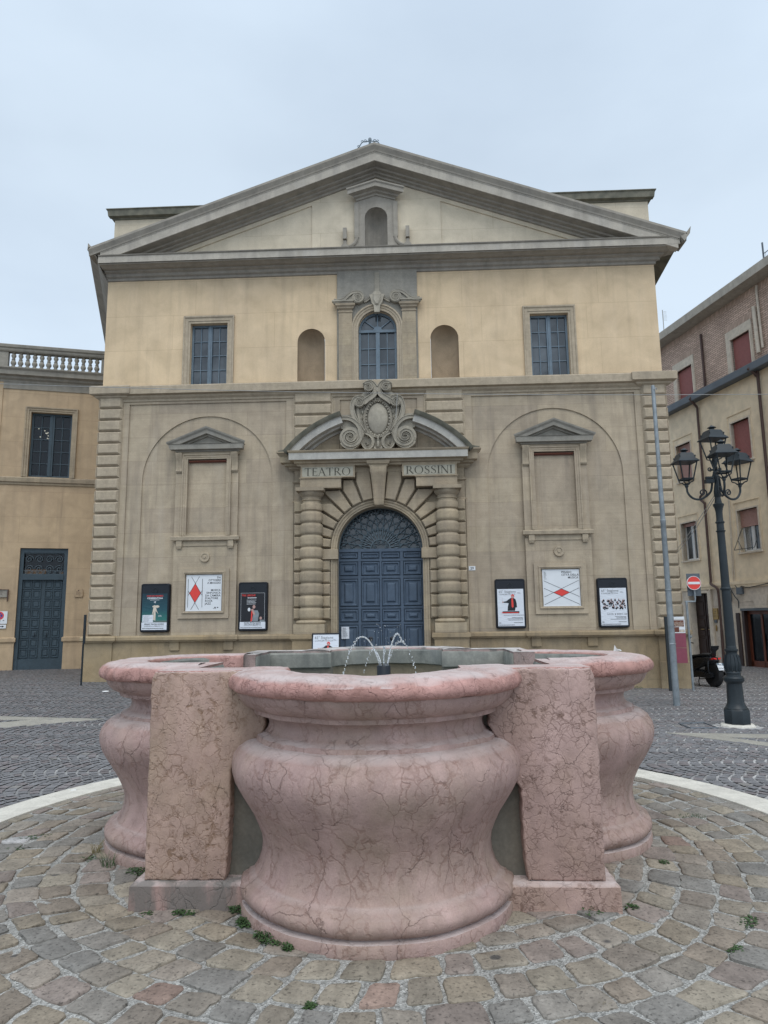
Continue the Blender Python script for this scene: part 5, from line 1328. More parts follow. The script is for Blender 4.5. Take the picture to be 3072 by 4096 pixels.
for sx, sy in ((-1, -1), (1, -1), (-1, 1), (1, 1)):
    mm = 'marpink' if sx > 0 else 'marpier'; sd = sx * 3 + sy * 7 + 20
    L0 = .765 if sx < 0 else .80
    # front or back facing slab, full width to the corner
    mb = MB(); pl = [(x * sx, z) for x, z in slab(L0, HX, 0, .06 if sx > 0 else 0)]
    AREA[0] = -1 if sx > 0 else 1
    AREA[0] = 1 if sum(pl[i - 1][0] * pl[i][1] - pl[i][0] * pl[i - 1][1] for i in range(len(pl))) > 0 else -1
    gridface(mb, pl, sy * (HY - .17), sy * HY, sd)
    if sy > 0:
        mb = MB(); gridface(mb, pl, -(HY - .17), -HY, sd); mb.v = [(x, -y, z) for x, y, z in mb.v]
    pier = mb.build('pier', M[mm], FT, ang=40)
    # side-facing slab
    mb = MB(); pl = [(y * sy, z) for y, z in slab(.80, HY - .172, 0)]
    AREA[0] = 1 if sum(pl[i - 1][0] * pl[i][1] - pl[i][0] * pl[i - 1][1] for i in range(len(pl))) > 0 else -1
    gridface(mb, pl, -(HX - .17), -HX, sd + 1)
    mb.v = [(-sx * y if True else 0, x, z) for x, y, z in mb.v]
    mb.build('side_slab', M[mm], pier, ang=40)
    # cap
    cp = jig([(.50, 1.03), (1.035, 1.03), (1.035, .48), (HX - .012, .48), (HX - .012, HY - .012), (.50, HY - .012)], .003, sd + 2)
    cp = [(x * sx, y * sy) for x, y in cp]
    mb = MB(); mb.loft([[(x, y, 1.10) for x, y in cp], [(x, y, 1.224) for x, y in cp], [(x * .997, y * .997, 1.2285) for x, y in cp]])
    mb.build('cap', M['marback' if sy > 0 else 'marbrim'], pier, ang=30)
    # foot
    mb = MB(); ft = jig([(.60, 1.0), (1.0, .6), (HX + .065, .6), (HX + .065, HY + .045), (.60, HY + .045)], .004, sd + 3)
    ft = [(x * sx, y * sy) for x, y in ft]
    mb.loft([[(x, y, -.02) for x, y in ft], [(x * .998, y * .998, .128) for x, y in ft], [(x * .985, y * .985, .142) for x, y in ft]])
    mb.build('foot', M['marfoot' if sx < 0 else 'marpink'], pier, ang=40)
    # recess wall behind
    mb = MB(); rw = [(.49, 1.045), (1.045, 1.045), (1.045, .49), (HX - .13, .49), (HX - .13, HY - .14), (.49, HY - .14)]
    rw = [(.49, 1.045), (1.045, 1.045), (1.045, .49), (HX - .09, .49), (HX - .09, HY - .09), (.49, HY - .09)]
    rw = [(x * sx, y * sy) for x, y in rw]; mb.loft([[(x, y, -.02) for x, y in rw], [(x, y, 1.09) for x, y in rw]])
    mb.build('recess_wall', M['mortar'], FT, ang=0)
# basin: dark ring of stones, plaster below, floor
inner = []
def innerpoly(h, r, d):
    o = []
    for k, (cx, cy) in enumerate(((0, -d), (d, 0), (0, d), (-d, 0))):
        a = -90 + k * 90; ha = math.degrees(math.asin(min(1, max(-1, (d - h) / r)))) if abs(h - d) < r else 0
        for i in range(15):
            t2 = radians(a - 90 - ha + (180 + 2 * ha) * i / 14 if True else 0); o.append((cx + r * cos(t2), cy + r * sin(t2)))
        o.append((h * (1 if k in (0, 1) else -1), h * (-1 if k in (0, 3) else 1)))
    return o
ip = innerpoly(1.028, .498, 1.11)
ip2 = [(x * 1.02, y * 1.02) for x, y in ip]
mb = MB(); mb.loft([[(x, y, 1.215) for x, y in ip], [(x * .992, y * .992, 1.20) for x, y in ip], [(x * .992, y * .992, 1.085) for x, y in ip], [(x * 1.01, y * 1.01, 1.075) for x, y in ip]], cap=False)
rough(mb, .006, 4, 2); mb.build('basin_ring', M['ringstone'], FT, ang=30)
mb = MB(); mb.loft([[(x, y, 1.08) for x, y in ip2], [(x, y, .45) for x, y in ip2]], cap=False); mb.add([(x, y, .46) for x, y in ip2], [tuple(range(len(ip2)))])
mb.build('basin', M['basin'], FT, ang=30)
mb = MB(); mb.add([(FC[0] + x * 1.015, FC[1] + y * 1.015, .86) for x, y in ip], [tuple(range(len(ip)))])
tag(mb.build('water', M['water'], ang=0), 'still water inside the fountain basin', None, None, 'structure')
nz = MB().lathe([(.05, .5), (.05, 1.16), (.046, 1.165), (.0, 1.165)], .02, .0, 20)
nzo = nz.build('nozzle', M['black'], FT, ang=40)
mb = MB()
for k in range(5): a = 2 * pi * k / 5 + .3; mb.lathe([(.008, 1.16), (.008, 1.18), (0, 1.18)], .02 + .032 * cos(a), .032 * sin(a), 8)
mb.build('jet_tip', M['steel'], nzo)
# water jets
def jet(label, p0, v, t1, r0, seed, beads=.5):
    R = random.Random(seed); g = 9.8; mb = MB(); pts = []
    for i in range(30):
        t_ = t1 * beads * i / 29; pts.append((v[0] * t_, v[1] * t_, v[2] * t_ - g * t_ * t_ / 2))
    mb.tube(pts, [r0 * (1 + .35 * sin(i * 1.3) * i / 30) for i in range(30)], 7)
    t_ = t1 * beads
    while t_ < t1:
        p = (v[0] * t_ + R.uniform(-.006, .006), v[1] * t_ + R.uniform(-.006, .006), v[2] * t_ - g * t_ * t_ / 2 + R.uniform(-.006, .006))
        vz = abs(v[2] - g * t_); mb.ball(p, r0 * R.uniform(.6, 1.35), 8, 1, 1, 1 + vz * .5); t_ += R.uniform(.006, .018)
    o = mb.build('water_jet', M['drop'], None, ang=80); o.location = p0
    return tag(o, label, 'water jet', 'jets of the fountain nozzle')
nx_, ny_ = FC[0] + .02, FC[1]
jet('left water jet bending over and falling in drops towards the sandwich board side', (nx_ - .03, ny_, 1.18), (-.62, -.1, 1.94), .44, .0055, 1)
jet('short inner water jet breaking up left of the nozzle, below the tall left jet', (nx_ - .02, ny_ + .02, 1.18), (-.42, .5, 1.35), .33, .004, 2, .25)
jet('small upright water jet in the middle of the nozzle', (nx_, ny_, 1.18), (.03, 0, 1.5), .25, .005, 3, .45)
jet('tallest water jet leaning right with a cluster of drops at its top', (nx_ + .03, ny_, 1.18), (.36, .0, 2.02), .32, .0055, 4, .45)
jet('thin water jet falling right of the nozzle in separate drops', (nx_ + .03, ny_ + .02, 1.18), (.52, .15, 1.75), .41, .0048, 5, .05)
mb = MB(); R = random.Random(77)
for i in range(46): mb.ball((R.gauss(.02, .07), R.uniform(-.1, .1), R.uniform(.06, .30)), R.uniform(.0012, .004), 6)
o = mb.build('spray', M['drop'], ang=80); o.location = (nx_, ny_, 1.17); tag(o, 'fine spray of drops over the fountain nozzle', None, None, 'stuff')
# feather caught on the right rim
mb = MB(); mb.loft([[(-.03, 0, .0), (-.01, .004, .03), (-.018, 0, .05)], [(-.005, .01, .0), (.0, .008, .02), (.0, .0, .018)], [(.035, 0, .002), (.03, .006, .012), (.02, 0, .01)]])
o = mb.build('feather', M['litter'], ang=40); o.location = (1.60, 5.6, 1.225); tag(o, 'small white feather on the far right rim of the fountain', 'feather')
for i, (x, y, w, lb) in enumerate(((-6.5, 14.7, .07, 'white scrap of litter on the dark setts left of the fountain'), (-3.06, 6.36, .03, 'tiny white scrap beside the white ring, left of the fountain'), (-5.2, 8.7, .05, 'white scrap on the grey setts in front of the left pale band'), (3.2, 12.6, .06, 'white scrap on the setts left of the blue-grey pole'))):
    mb = MB(); mb.loft([[(-w, -w * .4, 0), (-w * .4, -w * .7, 0), (w, -w * .3, 0), (w * .8, w * .5, 0), (-w * .6, w * .6, 0)], [(-w * .8, -w * .3, .01), (-w * .3, -w * .5, .018), (w * .8, -w * .2, .012), (w * .6, w * .4, .015), (-w * .5, w * .4, .01)]])
    o = mb.build('litter', M['litter'], ang=0); o.location = (x, y, gz(x, y) + .014); tag(o, lb, 'litter', 'white scraps of litter')

# ------------------------------------------------------------------ weeds
def weed(x, y, r, n, label, kind=0, z=0.0, h=.05, el=1., rot=0):
    R = random.Random(int(x * 1000 + y * 77)); mb = MB()
    for i in range(n):
        a = R.uniform(0, 2 * pi); q = r * sqrt(R.random()); bx, by = q * cos(a) * el, q * sin(a)
        bx, by = bx * cos(rot) - by * sin(rot), bx * sin(rot) + by * cos(rot)
        hh = h * R.uniform(.4, 1.1) * (1.1 - .5 * q / r); d = R.uniform(0, 2 * pi); le = R.uniform(.3, .9) * hh
        if kind == 0:      # small broad leaves
            s_ = R.uniform(.003, .008); cx, cy, cz = bx + le * cos(d) * .5, by + le * sin(d) * .5, hh
            mb.add([(bx + cx * 0, by, 0), (cx - s_ * sin(d), cy + s_ * cos(d), cz), (cx + s_ * 1.6 * cos(d), cy + s_ * 1.6 * sin(d), cz * R.uniform(.7, 1.05)), (cx + s_ * sin(d), cy - s_ * cos(d), cz)], [(1, 2, 3)])
            mb.add([(cx - s_ * sin(d), cy + s_ * cos(d), cz), (cx - s_ * 1.2 * cos(d), cy - s_ * 1.2 * sin(d), cz * .85), (cx + s_ * sin(d), cy - s_ * cos(d), cz)], [(0, 1, 2)])
        else:              # grass blades
            w = .0016; tx, ty = bx + le * cos(d), by + le * sin(d)
            mb.add([(bx - w, by, 0), (bx + w, by, 0), (bx + (tx - bx) * .45 + w * .7, by + (ty - by) * .45, hh * .7), (bx + (tx - bx) * .45 - w * .7, by + (ty - by) * .45, hh * .7), (tx, ty, hh)], [(0, 1, 2, 3), (3, 2, 4)])
    o = mb.build('weed', M['green' if kind < 2 else 'dry'], ang=0, flip=False); o.location = (x, y, z); return tag(o, label, 'weed', 'weeds growing in the joints')
weed(-.93, 3.83, .045, 260, 'thick green tuft at the left foot of the front lobe, beside the stained pier foot', 0, h=.05, el=1.3)
weed(-.86, 3.66, .04, 240, 'dense green tuft at the foot of the front lobe, second clump from the left pier', 0, h=.045, el=1.3, rot=-.9)
weed(-.71, 3.50, .045, 280, 'long green tuft along the front lobe plinth, third clump from the left pier', 0, h=.045, el=1.9, rot=-.7)
weed(-.60, 3.405, .025, 120, 'small green tuft under the front lobe, nearest the camera', 0, h=.04)
weed(-1.22, 3.79, .03, 120, 'green moss tuft against the dark stained pier foot', 0, h=.03, el=2.2)
weed(-1.40, 3.785, .02, 50, 'tiny weed near the outer corner of the left pier foot', 0, h=.02, el=2)
weed(-1.68, 4.37, .05, 170, 'green weed between the left lobe and the left pier', 0, h=.04, el=1.5)
weed(-1.90, 4.46, .04, 40, 'thin tall grass at the foot of the left lobe', 1, h=.14)
weed(-2.10, 4.72, .03, 30, 'dry upright grass on the outer side of the left lobe', 2, h=.13)
weed(-2.12, 4.62, .05, 90, 'low weed in the joint just left of the left lobe', 0, h=.025, el=2.)
weed(.88, 3.80, .04, 26, 'broad-leaved green plant at the foot of the right pier', 0, h=.05, el=1.4)
weed(1.10, 3.87, .03, 90, 'small weed at the outer corner of the right pier foot', 0, h=.035)
weed(1.50, 4.55, .03, 60, 'small weed beside the right lobe plinth', 0, h=.03)
weed(1.42, 3.42, .035, 110, 'tuft in the cobble joint right of the right pier, nearest the camera', 0, h=.02, el=2, rot=1.)
weed(1.62, 3.72, .04, 110, 'tuft in the cobble joint right of the right pier, farther one', 0, h=.022, el=2.2, rot=.8)
weed(.72, 2.98, .03, 60, 'brownish weed between cobbles in front of the right pier', 2, h=.02)
weed(.66, 2.62, .05, 120, 'green weed strip between the front cobbles at the lower right', 0, h=.02, el=2.5, rot=.2)
weed(-.43, 2.95, .02, 60, 'tiny weed in the crack below the front lobe, upper one', 0, h=.02, el=1.5, rot=1.)
weed(-.44, 2.72, .025, 80, 'small weed in the crack at the bottom edge below the front lobe', 0, h=.025, el=2, rot=1.5)
weed(-2.72, 5.05, .05, 130, 'grass tuft in the joint inside the white ring at far left, upper one', 0, h=.02, el=3, rot=.5)
weed(-2.75, 4.78, .05, 130, 'moss line in the joint inside the white ring at far left, lower one', 0, h=.018, el=3.5, rot=.5)
weed(2.05, 5.55, .06, 120, 'grass tuft inside the white ring at the right', 1, h=.035, el=2)
weed(4.55, 16.7, .12, 160, 'green weeds at the theatre wall foot left of the maroon panel', 0, z=-.19, h=.10, el=1.8)
weed(5.15, 16.7, .10, 130, 'green weeds at the theatre wall foot beside the maroon panel post', 0, z=-.2, h=.09, el=1.5)

# ================================================================== street lamp
LX, LY = 4.76, 10.75; LZ = gz(LX, LY)
lp = thing('street_lamp', (LX, LY, LZ), 'dark cast-iron street lamp with four square lanterns on a round pale stone base', 'street lamp')
D0 = -LZ
mb = MB(); mb.lathe([(0, -.05), (.24, -.05), (.245, .015), (.225, .04), (.17, .045), (0, .045)], 0, 0, 10); mb.build('stone_base', M['kerb'], lp, ang=20, bevel=.008)
mb = MB()
mb.lathe([(.185, .04), (.185, .235), (.175, .25), (.16, .265)], 0, 0, 8)
mb.lathe([(.165, .26), (.15, .275), (.135, .30), (.118, .34), (.108, .60), (.108, .62), (.125, .64), (.142, .66), (.145, .70), (.13, .72), (.105, .735), (.10, .76), (.112, .77), (.108, .79), (.10, .80), (.108, .84), (.112, .90), (.098, .98), (.085, 1.03), (.078, 1.07), (.085, 1.09), (.095, 1.10), (.095, 1.12), (.078, 1.13), (.075, 1.16), (.068, 1.18)], 0, 0, 28)
for k in range(12):
    a = 2 * pi * k / 12; mb.tube([(.104 * cos(a), .104 * sin(a), .80), (.113 * cos(a), .113 * sin(a), .88), (.10 * cos(a), .10 * sin(a), .98), (.085 * cos(a), .085 * sin(a), 1.04)], .012, 5)
mb.lathe([(.072, 1.17), (.064, 1.99), (.064, 2.0), (.08, 2.01), (.08, 2.03), (.064, 2.045), (.061, 2.1), (.055, 2.88), (.055, 2.89), (.068, 2.895), (.07, 2.91), (.054, 2.92), (.053, 3.02), (.066, 3.03), (.068, 3.045), (.052, 3.06), (.049, 3.10), (.05, 3.2), (.06, 3.26), (.078, 3.30), (.08, 3.325), (.055, 3.34), (.045, 3.40), (.04, 3.43), (.05, 3.45), (.052, 3.52), (.04, 3.60), (.03, 3.66), (.033, 3.72), (.04, 3.80), (.04, 3.83), (.028, 3.85), (.028, 3.93), (.04, 3.97), (.043, 4.02), (.03, 4.06), (.026, 4.1), (.03, 4.12), (.022, 4.14), (.02, 4.2)], 0, 0, 20)
mb.build('pole', M['lamp'], lp, ang=35)
def lantern(par, x, y, z, rot, s=.88):
    """z = bottom of the glazed frame"""
    mb = MB()
    def rg(w, h): return [(x + w * s * cos(rot + radians(45 + 90 * k)), y + w * s * sin(rot + radians(45 + 90 * k)), z + h * s) for k in range(4)]
    mb.loft([rg(.265, .305), rg(.265, .315), rg(.20, .37), rg(.165, .45), rg(.14, .475), rg(.05, .485)])
    mb.loft([rg(.262, .304), rg(.24, .302), rg(.2, .335), rg(.1, .34)])
    mb.lathe([(.045, .475), (.04, .50), (.045, .515), (.075, .53), (.04, .555), (.008, .585), (0, .59)], x, y, 12) if False else mb.loft([[(x + r_ * s * cos(2 * pi * k / 12), y + r_ * s * sin(2 * pi * k / 12), z + h * s) for k in range(12)] for r_, h in ((.05, .475), (.038, .50), (.045, .512), (.078, .528), (.04, .552), (.008, .575))])
    for k in range(4):
        a = rot + radians(45 + 90 * k); mb.ball((x + .19 * s * cos(a), y + .19 * s * sin(a), z + .405 * s), .012 * s, 6, 1, 1, 2)
    hd = mb.build('lantern_roof', M['lamp'], par, ang=25)
    f = MB()
    for k in range(4):
        a = rot + radians(45 + 90 * k); b = a + pi / 2
        f.tube([(x + .215 * s * cos(a), y + .215 * s * sin(a), z + .31 * s), (x + .13 * s * cos(a), y + .13 * s * sin(a), z)], .013 * s, 4)
        f.tube([(x + .13 * s * cos(a), y + .13 * s * sin(a), z), (x + .13 * s * cos(b), y + .13 * s * sin(b), z)], .013 * s, 4)
        f.tube([(x + .12 * s * cos(a), y + .12 * s * sin(a), z + .012 * s), (x + .12 * s * cos(b), y + .12 * s * sin(b), z + .012)], .009 * s, 4)
        f.tube([(x + q * s * cos(a), y + q * s * sin(a), z + h * s) for q, h in smooth_path([(.13, .0), (.12, -.04), (.07, -.06), (.035, -.10)], 3)], .011 * s, 4)
    f.loft([[(x + r_ * s * cos(2 * pi * k / 10), y + r_ * s * sin(2 * pi * k / 10), z + h * s) for k in range(10)] for r_, h in ((.03, -.07), (.042, -.085), (.03, -.10), (.034, -.12), (.022, -.15))])
    f.build('lantern_frame', M['lamp'], hd, ang=40)
lantern(lp, 0, 0, 4.08, radians(10))
ARM = .44
for az in (-100, 18, 172):
    a = radians(az); c_, s_ = cos(a), sin(a); mb = MB()
    P3 = lambda q: [(r_ * c_, r_ * s_, z) for r_, z in q]
    mb.tube(P3(smooth_path([(.07, 3.87), (.02, 3.86), (.03, 3.80), (.06, 3.72), (.07, 3.62), (.10, 3.52), (.19, 3.44), (.28, 3.41), (.37, 3.44), (.43, 3.52), (ARM, 3.60)], 5)), .017, 7)
    mb.tube(P3(spiral(.21, 3.515, .065, .012, radians(-120), 1.5, 24, -1)), .011, 6)
    mb.tube(P3(spiral(.08, 3.885, .035, .008, radians(-120), 1.2, 14, 1)), .010, 5)
    mb.ball((.02 * c_, .02 * s_, 3.55), .03, 8)
    mb.build('arm', M['lamp'], lp, ang=50)
    lantern(lp, ARM * c_, ARM * s_, 3.735, radians(10) + (a if az != 172 else a))
mb = MB(); mb.box(-.17, -.04, -.04, .04, 3.66, 3.72); mb.box(-.16, -.04, -.03, .03, 3.73, 3.76); mb.build('cable_box', M['lamp'], lp, ang=0)

# ------------------------------------------------------------------ blue-grey flag pole
o_z = gz(4.94, 13.6)
fp = thing('flag_pole', (4.93, 13.6, o_z), 'tall blue-grey metal pole in front of the right corner of the theatre', 'pole')
mb = MB(); mb.lathe([(.062, -.05), (.060, 1.4), (.056, 2.15), (.062, 2.16), (.062, 2.18), (.052, 2.19), (.05, 3.5), (.055, 3.51), (.055, 3.53), (.046, 3.54), (.044, 4.6), (.05, 4.61), (.05, 4.63), (.04, 4.64), (.038, 6.25), (.03, 6.28), (0, 6.28)], 0, 0, 16)
mb.build('pole', M['galv'], fp, ang=30)
mb = MB(); mb.tube([(.0, -.05, 6.2), (.03, -.09, 6.2), (.05, -.06, 6.17)], .01, 5); mb.tube([(-.06, -.03, 1.15), (.0, -.07, 1.16), (.06, -.03, 1.15)], .008, 5); mb.build('clamp', M['steel'], fp)
# ------------------------------------------------------------------ maroon information panel
ip_ = thing('information_panel', (5.84, 16.35, gz(5.84, 16.35)), 'maroon information panel with a theatre photo, on a dark post against the theatre corner', 'information panel')
g0 = -gz(5.84, 16.35)
mb = MB(); mb.box(-.055, .03, -.03, .03, -.05, 1.47 + g0); mb.build('post', M['lamp'], ip_, ang=0, bevel=.004)
mb = MB(); mb.box(.03, .40, -.02, .02, .42 + g0, .755 + g0); mb.box(.03, .40, -.02, .02, .765 + g0, 1.09 + g0); mb.build('maroon_plate', M['maroon'], ip_, ang=0)
mb = MB(); mb.box(.03, .395, -.022, .02, 1.095 + g0, 1.40 + g0); mb.box(.03, .395, -.024, .02, 1.41 + g0, 1.465 + g0); pl_ = mb.build('white_frame', M['white'], ip_, ang=0)
mb = MB(); quad(mb, .05, .13, 1.24 + g0, 1.385 + g0, -.0235); quad(mb, .14, .375, 1.24 + g0, 1.385 + g0, -.0235); quad(mb, .05, .13, 1.115 + g0, 1.23 + g0, -.0235); quad(mb, .14, .26, 1.115 + g0, 1.23 + g0, -.0235); quad(mb, .27, .375, 1.115 + g0, 1.17 + g0, -.0235); mb.build('theatre_photo', M['rwood'], pl_, ang=0)
mb = MB()
for k in range(5): mb.arch(.26, 1.37 + g0, pi * 1.1, pi * 1.9, [(.04 + k * .022, 0), (.04 + k * .022, .001), (.046 + k * .022, .001), (.046 + k * .022, 0)], -.0236, 12)
quad(mb, .28, .365, 1.12 + g0, 1.165 + g0, -.0245); text(mb, 'TEATRO', .03, .05, 1.425 + g0, -.0255)
mb.build('photo_detail', M['creamf'], pl_, ang=0)
# ------------------------------------------------------------------ no-entry sign on its bent pole
SX, SY = 6.36, 16.45; g1 = gz(SX, SY)
sp_ = thing('no_entry_sign', (SX, SY, g1), 'round red no-entry sign on a bent grey pole at the theatre corner', 'road sign'); h0 = -g1
mb = MB(); mb.tube([(0, 0, -.03), (0, 0, 1.82 + h0)], .028, 12); mb.tube([(-.03, 0, 1.81 + h0), (.20, 0, 1.81 + h0), (.205, 0, 1.9 + h0), (.205, 0, 2.40 + h0)], .022, 8); mb.box(.0, .05, -.04, .03, 1.2, 1.24)
mb.build('pole', M['galv'], sp_, ang=40)
c0 = (.19, 2.235 + h0)
mb = MB(); mb.arch(c0[0], c0[1], 0, 2 * pi, [(.001, 0), (.001, .01), (.155, .01), (.155, 0)], -.03, 36, False); ds = mb.build('disc', M['red'], sp_, ang=30)
mb = MB(); mb.arch(c0[0], c0[1], 0, 2 * pi, [(.152, -.005), (.152, .013), (.162, .013), (.162, -.005)], -.03, 36, False); mb.box(c0[0] - .135, c0[0] + .135, -.044, -.03, c0[1] - .028, c0[1] + .028); mb.build('white_bar', M['white'], ds, ang=30)
mb = MB(); mb.obox((.22, .06, 2.2 + h0), .31, .01, .52, (1, .0, 0)); bk = mb.build('back_board', M['gutter'], sp_, ang=0)
# ------------------------------------------------------------------ thin dark post at the left corner
mb = MB(); mb.tube([(0, 0, -.05), (.0, 0, .95), (.015, 0, .96), (.015, 0, 1.62)], [.022, .022, .032, .032], 8)
o = mb.build('thin_post', M['lamp'], ang=30); o.location = (-7.66, 16.0, gz(-7.66, 16.)); tag(o, 'thin dark iron post leaning by the left corner of the theatre', 'post')

# ------------------------------------------------------------------ overhead cables
def cable(p0, p1, sag, r, label, n=24):
    p0, p1 = Vector(p0), Vector(p1); mb = MB()
    mb.tube([p0.lerp(p1, i / n) - Vector((0, 0, sag * 4 * (i / n) * (1 - i / n))) for i in range(n + 1)], r, 5)
    return tag(mb.build('overhead_cable', M['cable'], ang=60), label, 'cable', 'cables strung over the square')
cable((-14, 15.4, 7.45), (10.2, 16.4, 6.72), .18, .008, 'thin pale cable running across the theatre front just under the string course')
cable((9.4, 17.0, 6.75), (12.62, 18.2, 7.9), .02, .006, 'short thin cable slanting up to the cream wall right of the theatre')
cable((LX, LY, 3.40), (6.45, 17.1, 3.05), .03, .006, 'cable from the lamp pole to the theatre corner, upper one')
cable((LX, LY, 3.36), (6.45, 17.1, 2.98), .06, .006, 'cable from the lamp pole to the theatre corner, lower one')
cable((-.28, 16.45, 7.02), (-.33, 16.42, 6.35), .0, .006, 'short loose cable hanging beside the carved cartouche')
# manhole frame and drain grate
mb = MB(); A_, B_, C_, D_ = (3.98, 10.95), (4.40, 11.08), (4.33, 10.42), (3.93, 10.38)
for p, q in ((A_, D_), (B_, C_), (A_, B_), (D_, C_)):
    a_ = Vector((*p, gz(*p) + .013)); b_ = Vector((*q, gz(*q) + .013)); mb.tube([a_, b_], .014, 4)
tag(mb.build('manhole_frame', M['gutter'], ang=0), 'thin square steel manhole frame in the setts left of the lamp base', 'manhole frame')
gr = MB(); z_ = gz(5.2, 9.35)
for k in range(12): gr.box(4.62 + k * .09, 4.66 + k * .09, 9.28, 9.44, z_ + .0, z_ + .02)
gr.box(4.58, 5.72, 9.26, 9.285, z_, z_ + .018); gr.box(4.58, 5.72, 9.435, 9.46, z_, z_ + .018)
tag(gr.build('drain_grate', M['lamp'], ang=0), 'long dark drain grate in the pale band, right of the lamp base', 'drain grate')

# ================================================================== scooter
sx_, sy_ = 7.20, 17.3
sc = thing('scooter', (sx_, sy_, gz(sx_, sy_)), 'black maxi scooter with a red tail light parked behind the right corner of the theatre', 'scooter', rz=radians(90 + 15))
# local: +x forward, y left
def sec(x, w, z0, z1, k=.35): return [(x, -w, z0 + (z1 - z0) * k), (x, -w * .92, z0 + (z1 - z0) * .8), (x, -w * .5, z1), (x, w * .5, z1), (x, w * .92, z0 + (z1 - z0) * .8), (x, w, z0 + (z1 - z0) * k), (x, w * .6, z0), (x, -w * .6, z0)]
def wheel(x, n):
    mb = MB(); mb.lathe([(.15, -.05), (.22, -.07), (.265, -.065), (.292, -.035), (.297, 0), (.292, .035), (.265, .065), (.22, .07), (.15, .05)], 0, 0, 32).xf(Matrix.Translation((x, 0, .297)) @ Matrix.Rotation(pi / 2, 4, 'X'))
    w_ = mb.build('wheel', M['rubber'], sc, ang=40)
    mb = MB(); mb.lathe([(.20, -.04), (.205, 0), (.20, .04), (.185, .035), (.18, 0), (.185, -.035)], 0, 0, 28).xf(Matrix.Translation((x, 0, .272)) @ Matrix.Rotation(pi / 2, 4, 'X'))
    for k in range(5):
        a = 2 * pi * k / 5; mb.tube([(x + .03 * cos(a), 0, .272 + .03 * sin(a)), (x + .19 * cos(a + .2), 0, .272 + .19 * sin(a + .2))], .018, 6)
    mb.tube([(x, -.06, .272), (x, .06, .272)], .035, 10); mb.build('rim', M['plas'], w_, ang=40)
wheel(0, 0); wheel(1.36, 0)
mb = MB(); mb.loft([sec(-.30, .03, .62, .66), sec(-.24, .10, .56, .70), sec(-.05, .15, .52, .74), sec(.25, .17, .42, .74), sec(.55, .17, .30, .68), sec(.8, .15, .22, .50), sec(.95, .2, .2, .42)])
mb.loft([sec(.62, .19, .18, .34), sec(.9, .2, .18, .34), sec(1.05, .2, .2, .40)]); mb.loft([sec(1.0, .17, .22, .55), sec(1.1, .2, .35, .85), sec(1.22, .14, .5, .98), sec(1.3, .05, .6, .80)])
mb.v = [(x + .12, y, z) for x, y, z in mb.v]; mb.build('body', M['plas'], sc, ang=40)
mb = MB(); mb.loft([sec(-.10, .10, .74, .78), sec(.1, .14, .72, .80), sec(.3, .15, .70, .76), sec(.42, .14, .68, .75), sec(.6, .13, .64, .72), sec(.75, .08, .6, .66)]); mb.v = [(x + .12, y, z) for x, y, z in mb.v]; mb.build('seat', M['rubber'], sc, ang=50)
mb = MB(); mb.loft([[(-.18, -.06, .72), (-.13, -.06, .72), (-.13, .06, .72), (-.18, .06, .72)], [(-.21, -.055, .85), (-.17, -.055, .85), (-.17, .055, .85), (-.21, .055, .85)], [(-.24, -.10, .90), (-.20, -.10, .90), (-.20, .10, .90), (-.24, .10, .90)], [(-.26, -.11, .98), (-.21, -.11, .98), (-.21, .11, .98), (-.26, .11, .98)]]); mb.v = [(x + .12, y, z) for x, y, z in mb.v]; mb.build('backrest', M['plas'], sc, ang=40, bevel=.01)
mb = MB(); 
for s_ in (-1, 1): mb.loft([[(-.29, s_ * .02, .655), (-.29, s_ * .09, .675), (-.29, s_ * .10, .70), (-.29, s_ * .02, .69)], [(-.235, s_ * .04, .655), (-.15, s_ * .11, .63), (-.13, s_ * .115, .66), (-.22, s_ * .06, .70)]])
mb.v = [(x + .115, y, z) for x, y, z in mb.v]; mb.build('tail_light', M['redlens'], sc, ang=30)
mb = MB(); mb.loft([[(-.15, -.03, .60), (-.1, -.03, .60), (-.1, .03, .60), (-.15, .03, .60)], [(-.26, -.05, .40), (-.235, -.05, .40), (-.235, .05, .40), (-.26, .05, .40)]]); mb.loft([sec(-.26, .05, .38, .44), sec(-.15, .07, .54, .58), sec(0, .08, .60, .63), sec(.15, .07, .5, .54)]); mb.build('mudguard', M['plas'], sc, ang=40)
q = Matrix.Translation((-.27, 0, .50)) @ Matrix.Rotation(radians(-90), 4, 'Z') @ Matrix.Rotation(radians(-24), 4, 'X')
pt = MB().box(-.085, .085, -.004, .004, -.09, .085).xf(q).build('number_plate', M['white'], sc, ang=0)
mb = MB(); quad(mb, -.085, -.03, .04, .085, -.006); quad(mb, .045, .085, .02, .085, -.006); mb.xf(q).build('blue_strip', M['lampb'] if 'lampb' in M else M['blue2'], pt, ang=0)
mb = MB(); text(mb, 'FB', .06, 0, .02, -.007, 'CENTER'); text(mb, '07542', .062, 0, -.07, -.007, 'CENTER'); mb.xf(q).build('digits', M['ink'], pt, ang=0)
mb = MB(); mb.loft([[(.5, .07, .22), (.5, .17, .22), (.5, .18, .36), (.5, .07, .40)], [(.2, .06, .20), (.2, .19, .22), (.2, .2, .36), (.2, .06, .40)], [(-.05, .065, .20), (-.05, .17, .22), (-.05, .17, .33), (-.05, .065, .36)], [(-.12, .07, .25), (-.12, .12, .25), (-.12, .12, .3), (-.12, .07, .3)]]); mb.tube([(.0, .12, .27), (-.02, .16, .5), (-.0, .13, .62)], .022, 8); mb.build('engine_cover', M['plas'], sc, ang=40)
mb = MB(); mb.tube([(.5, -.12, .2), (.3, -.17, .22), (.1, -.19, .26), (-.25, -.2, .36)], [.02, .03, .055, .05], 12); mb.build('exhaust', M['plas'], sc, ang=40)
mb = MB(); 
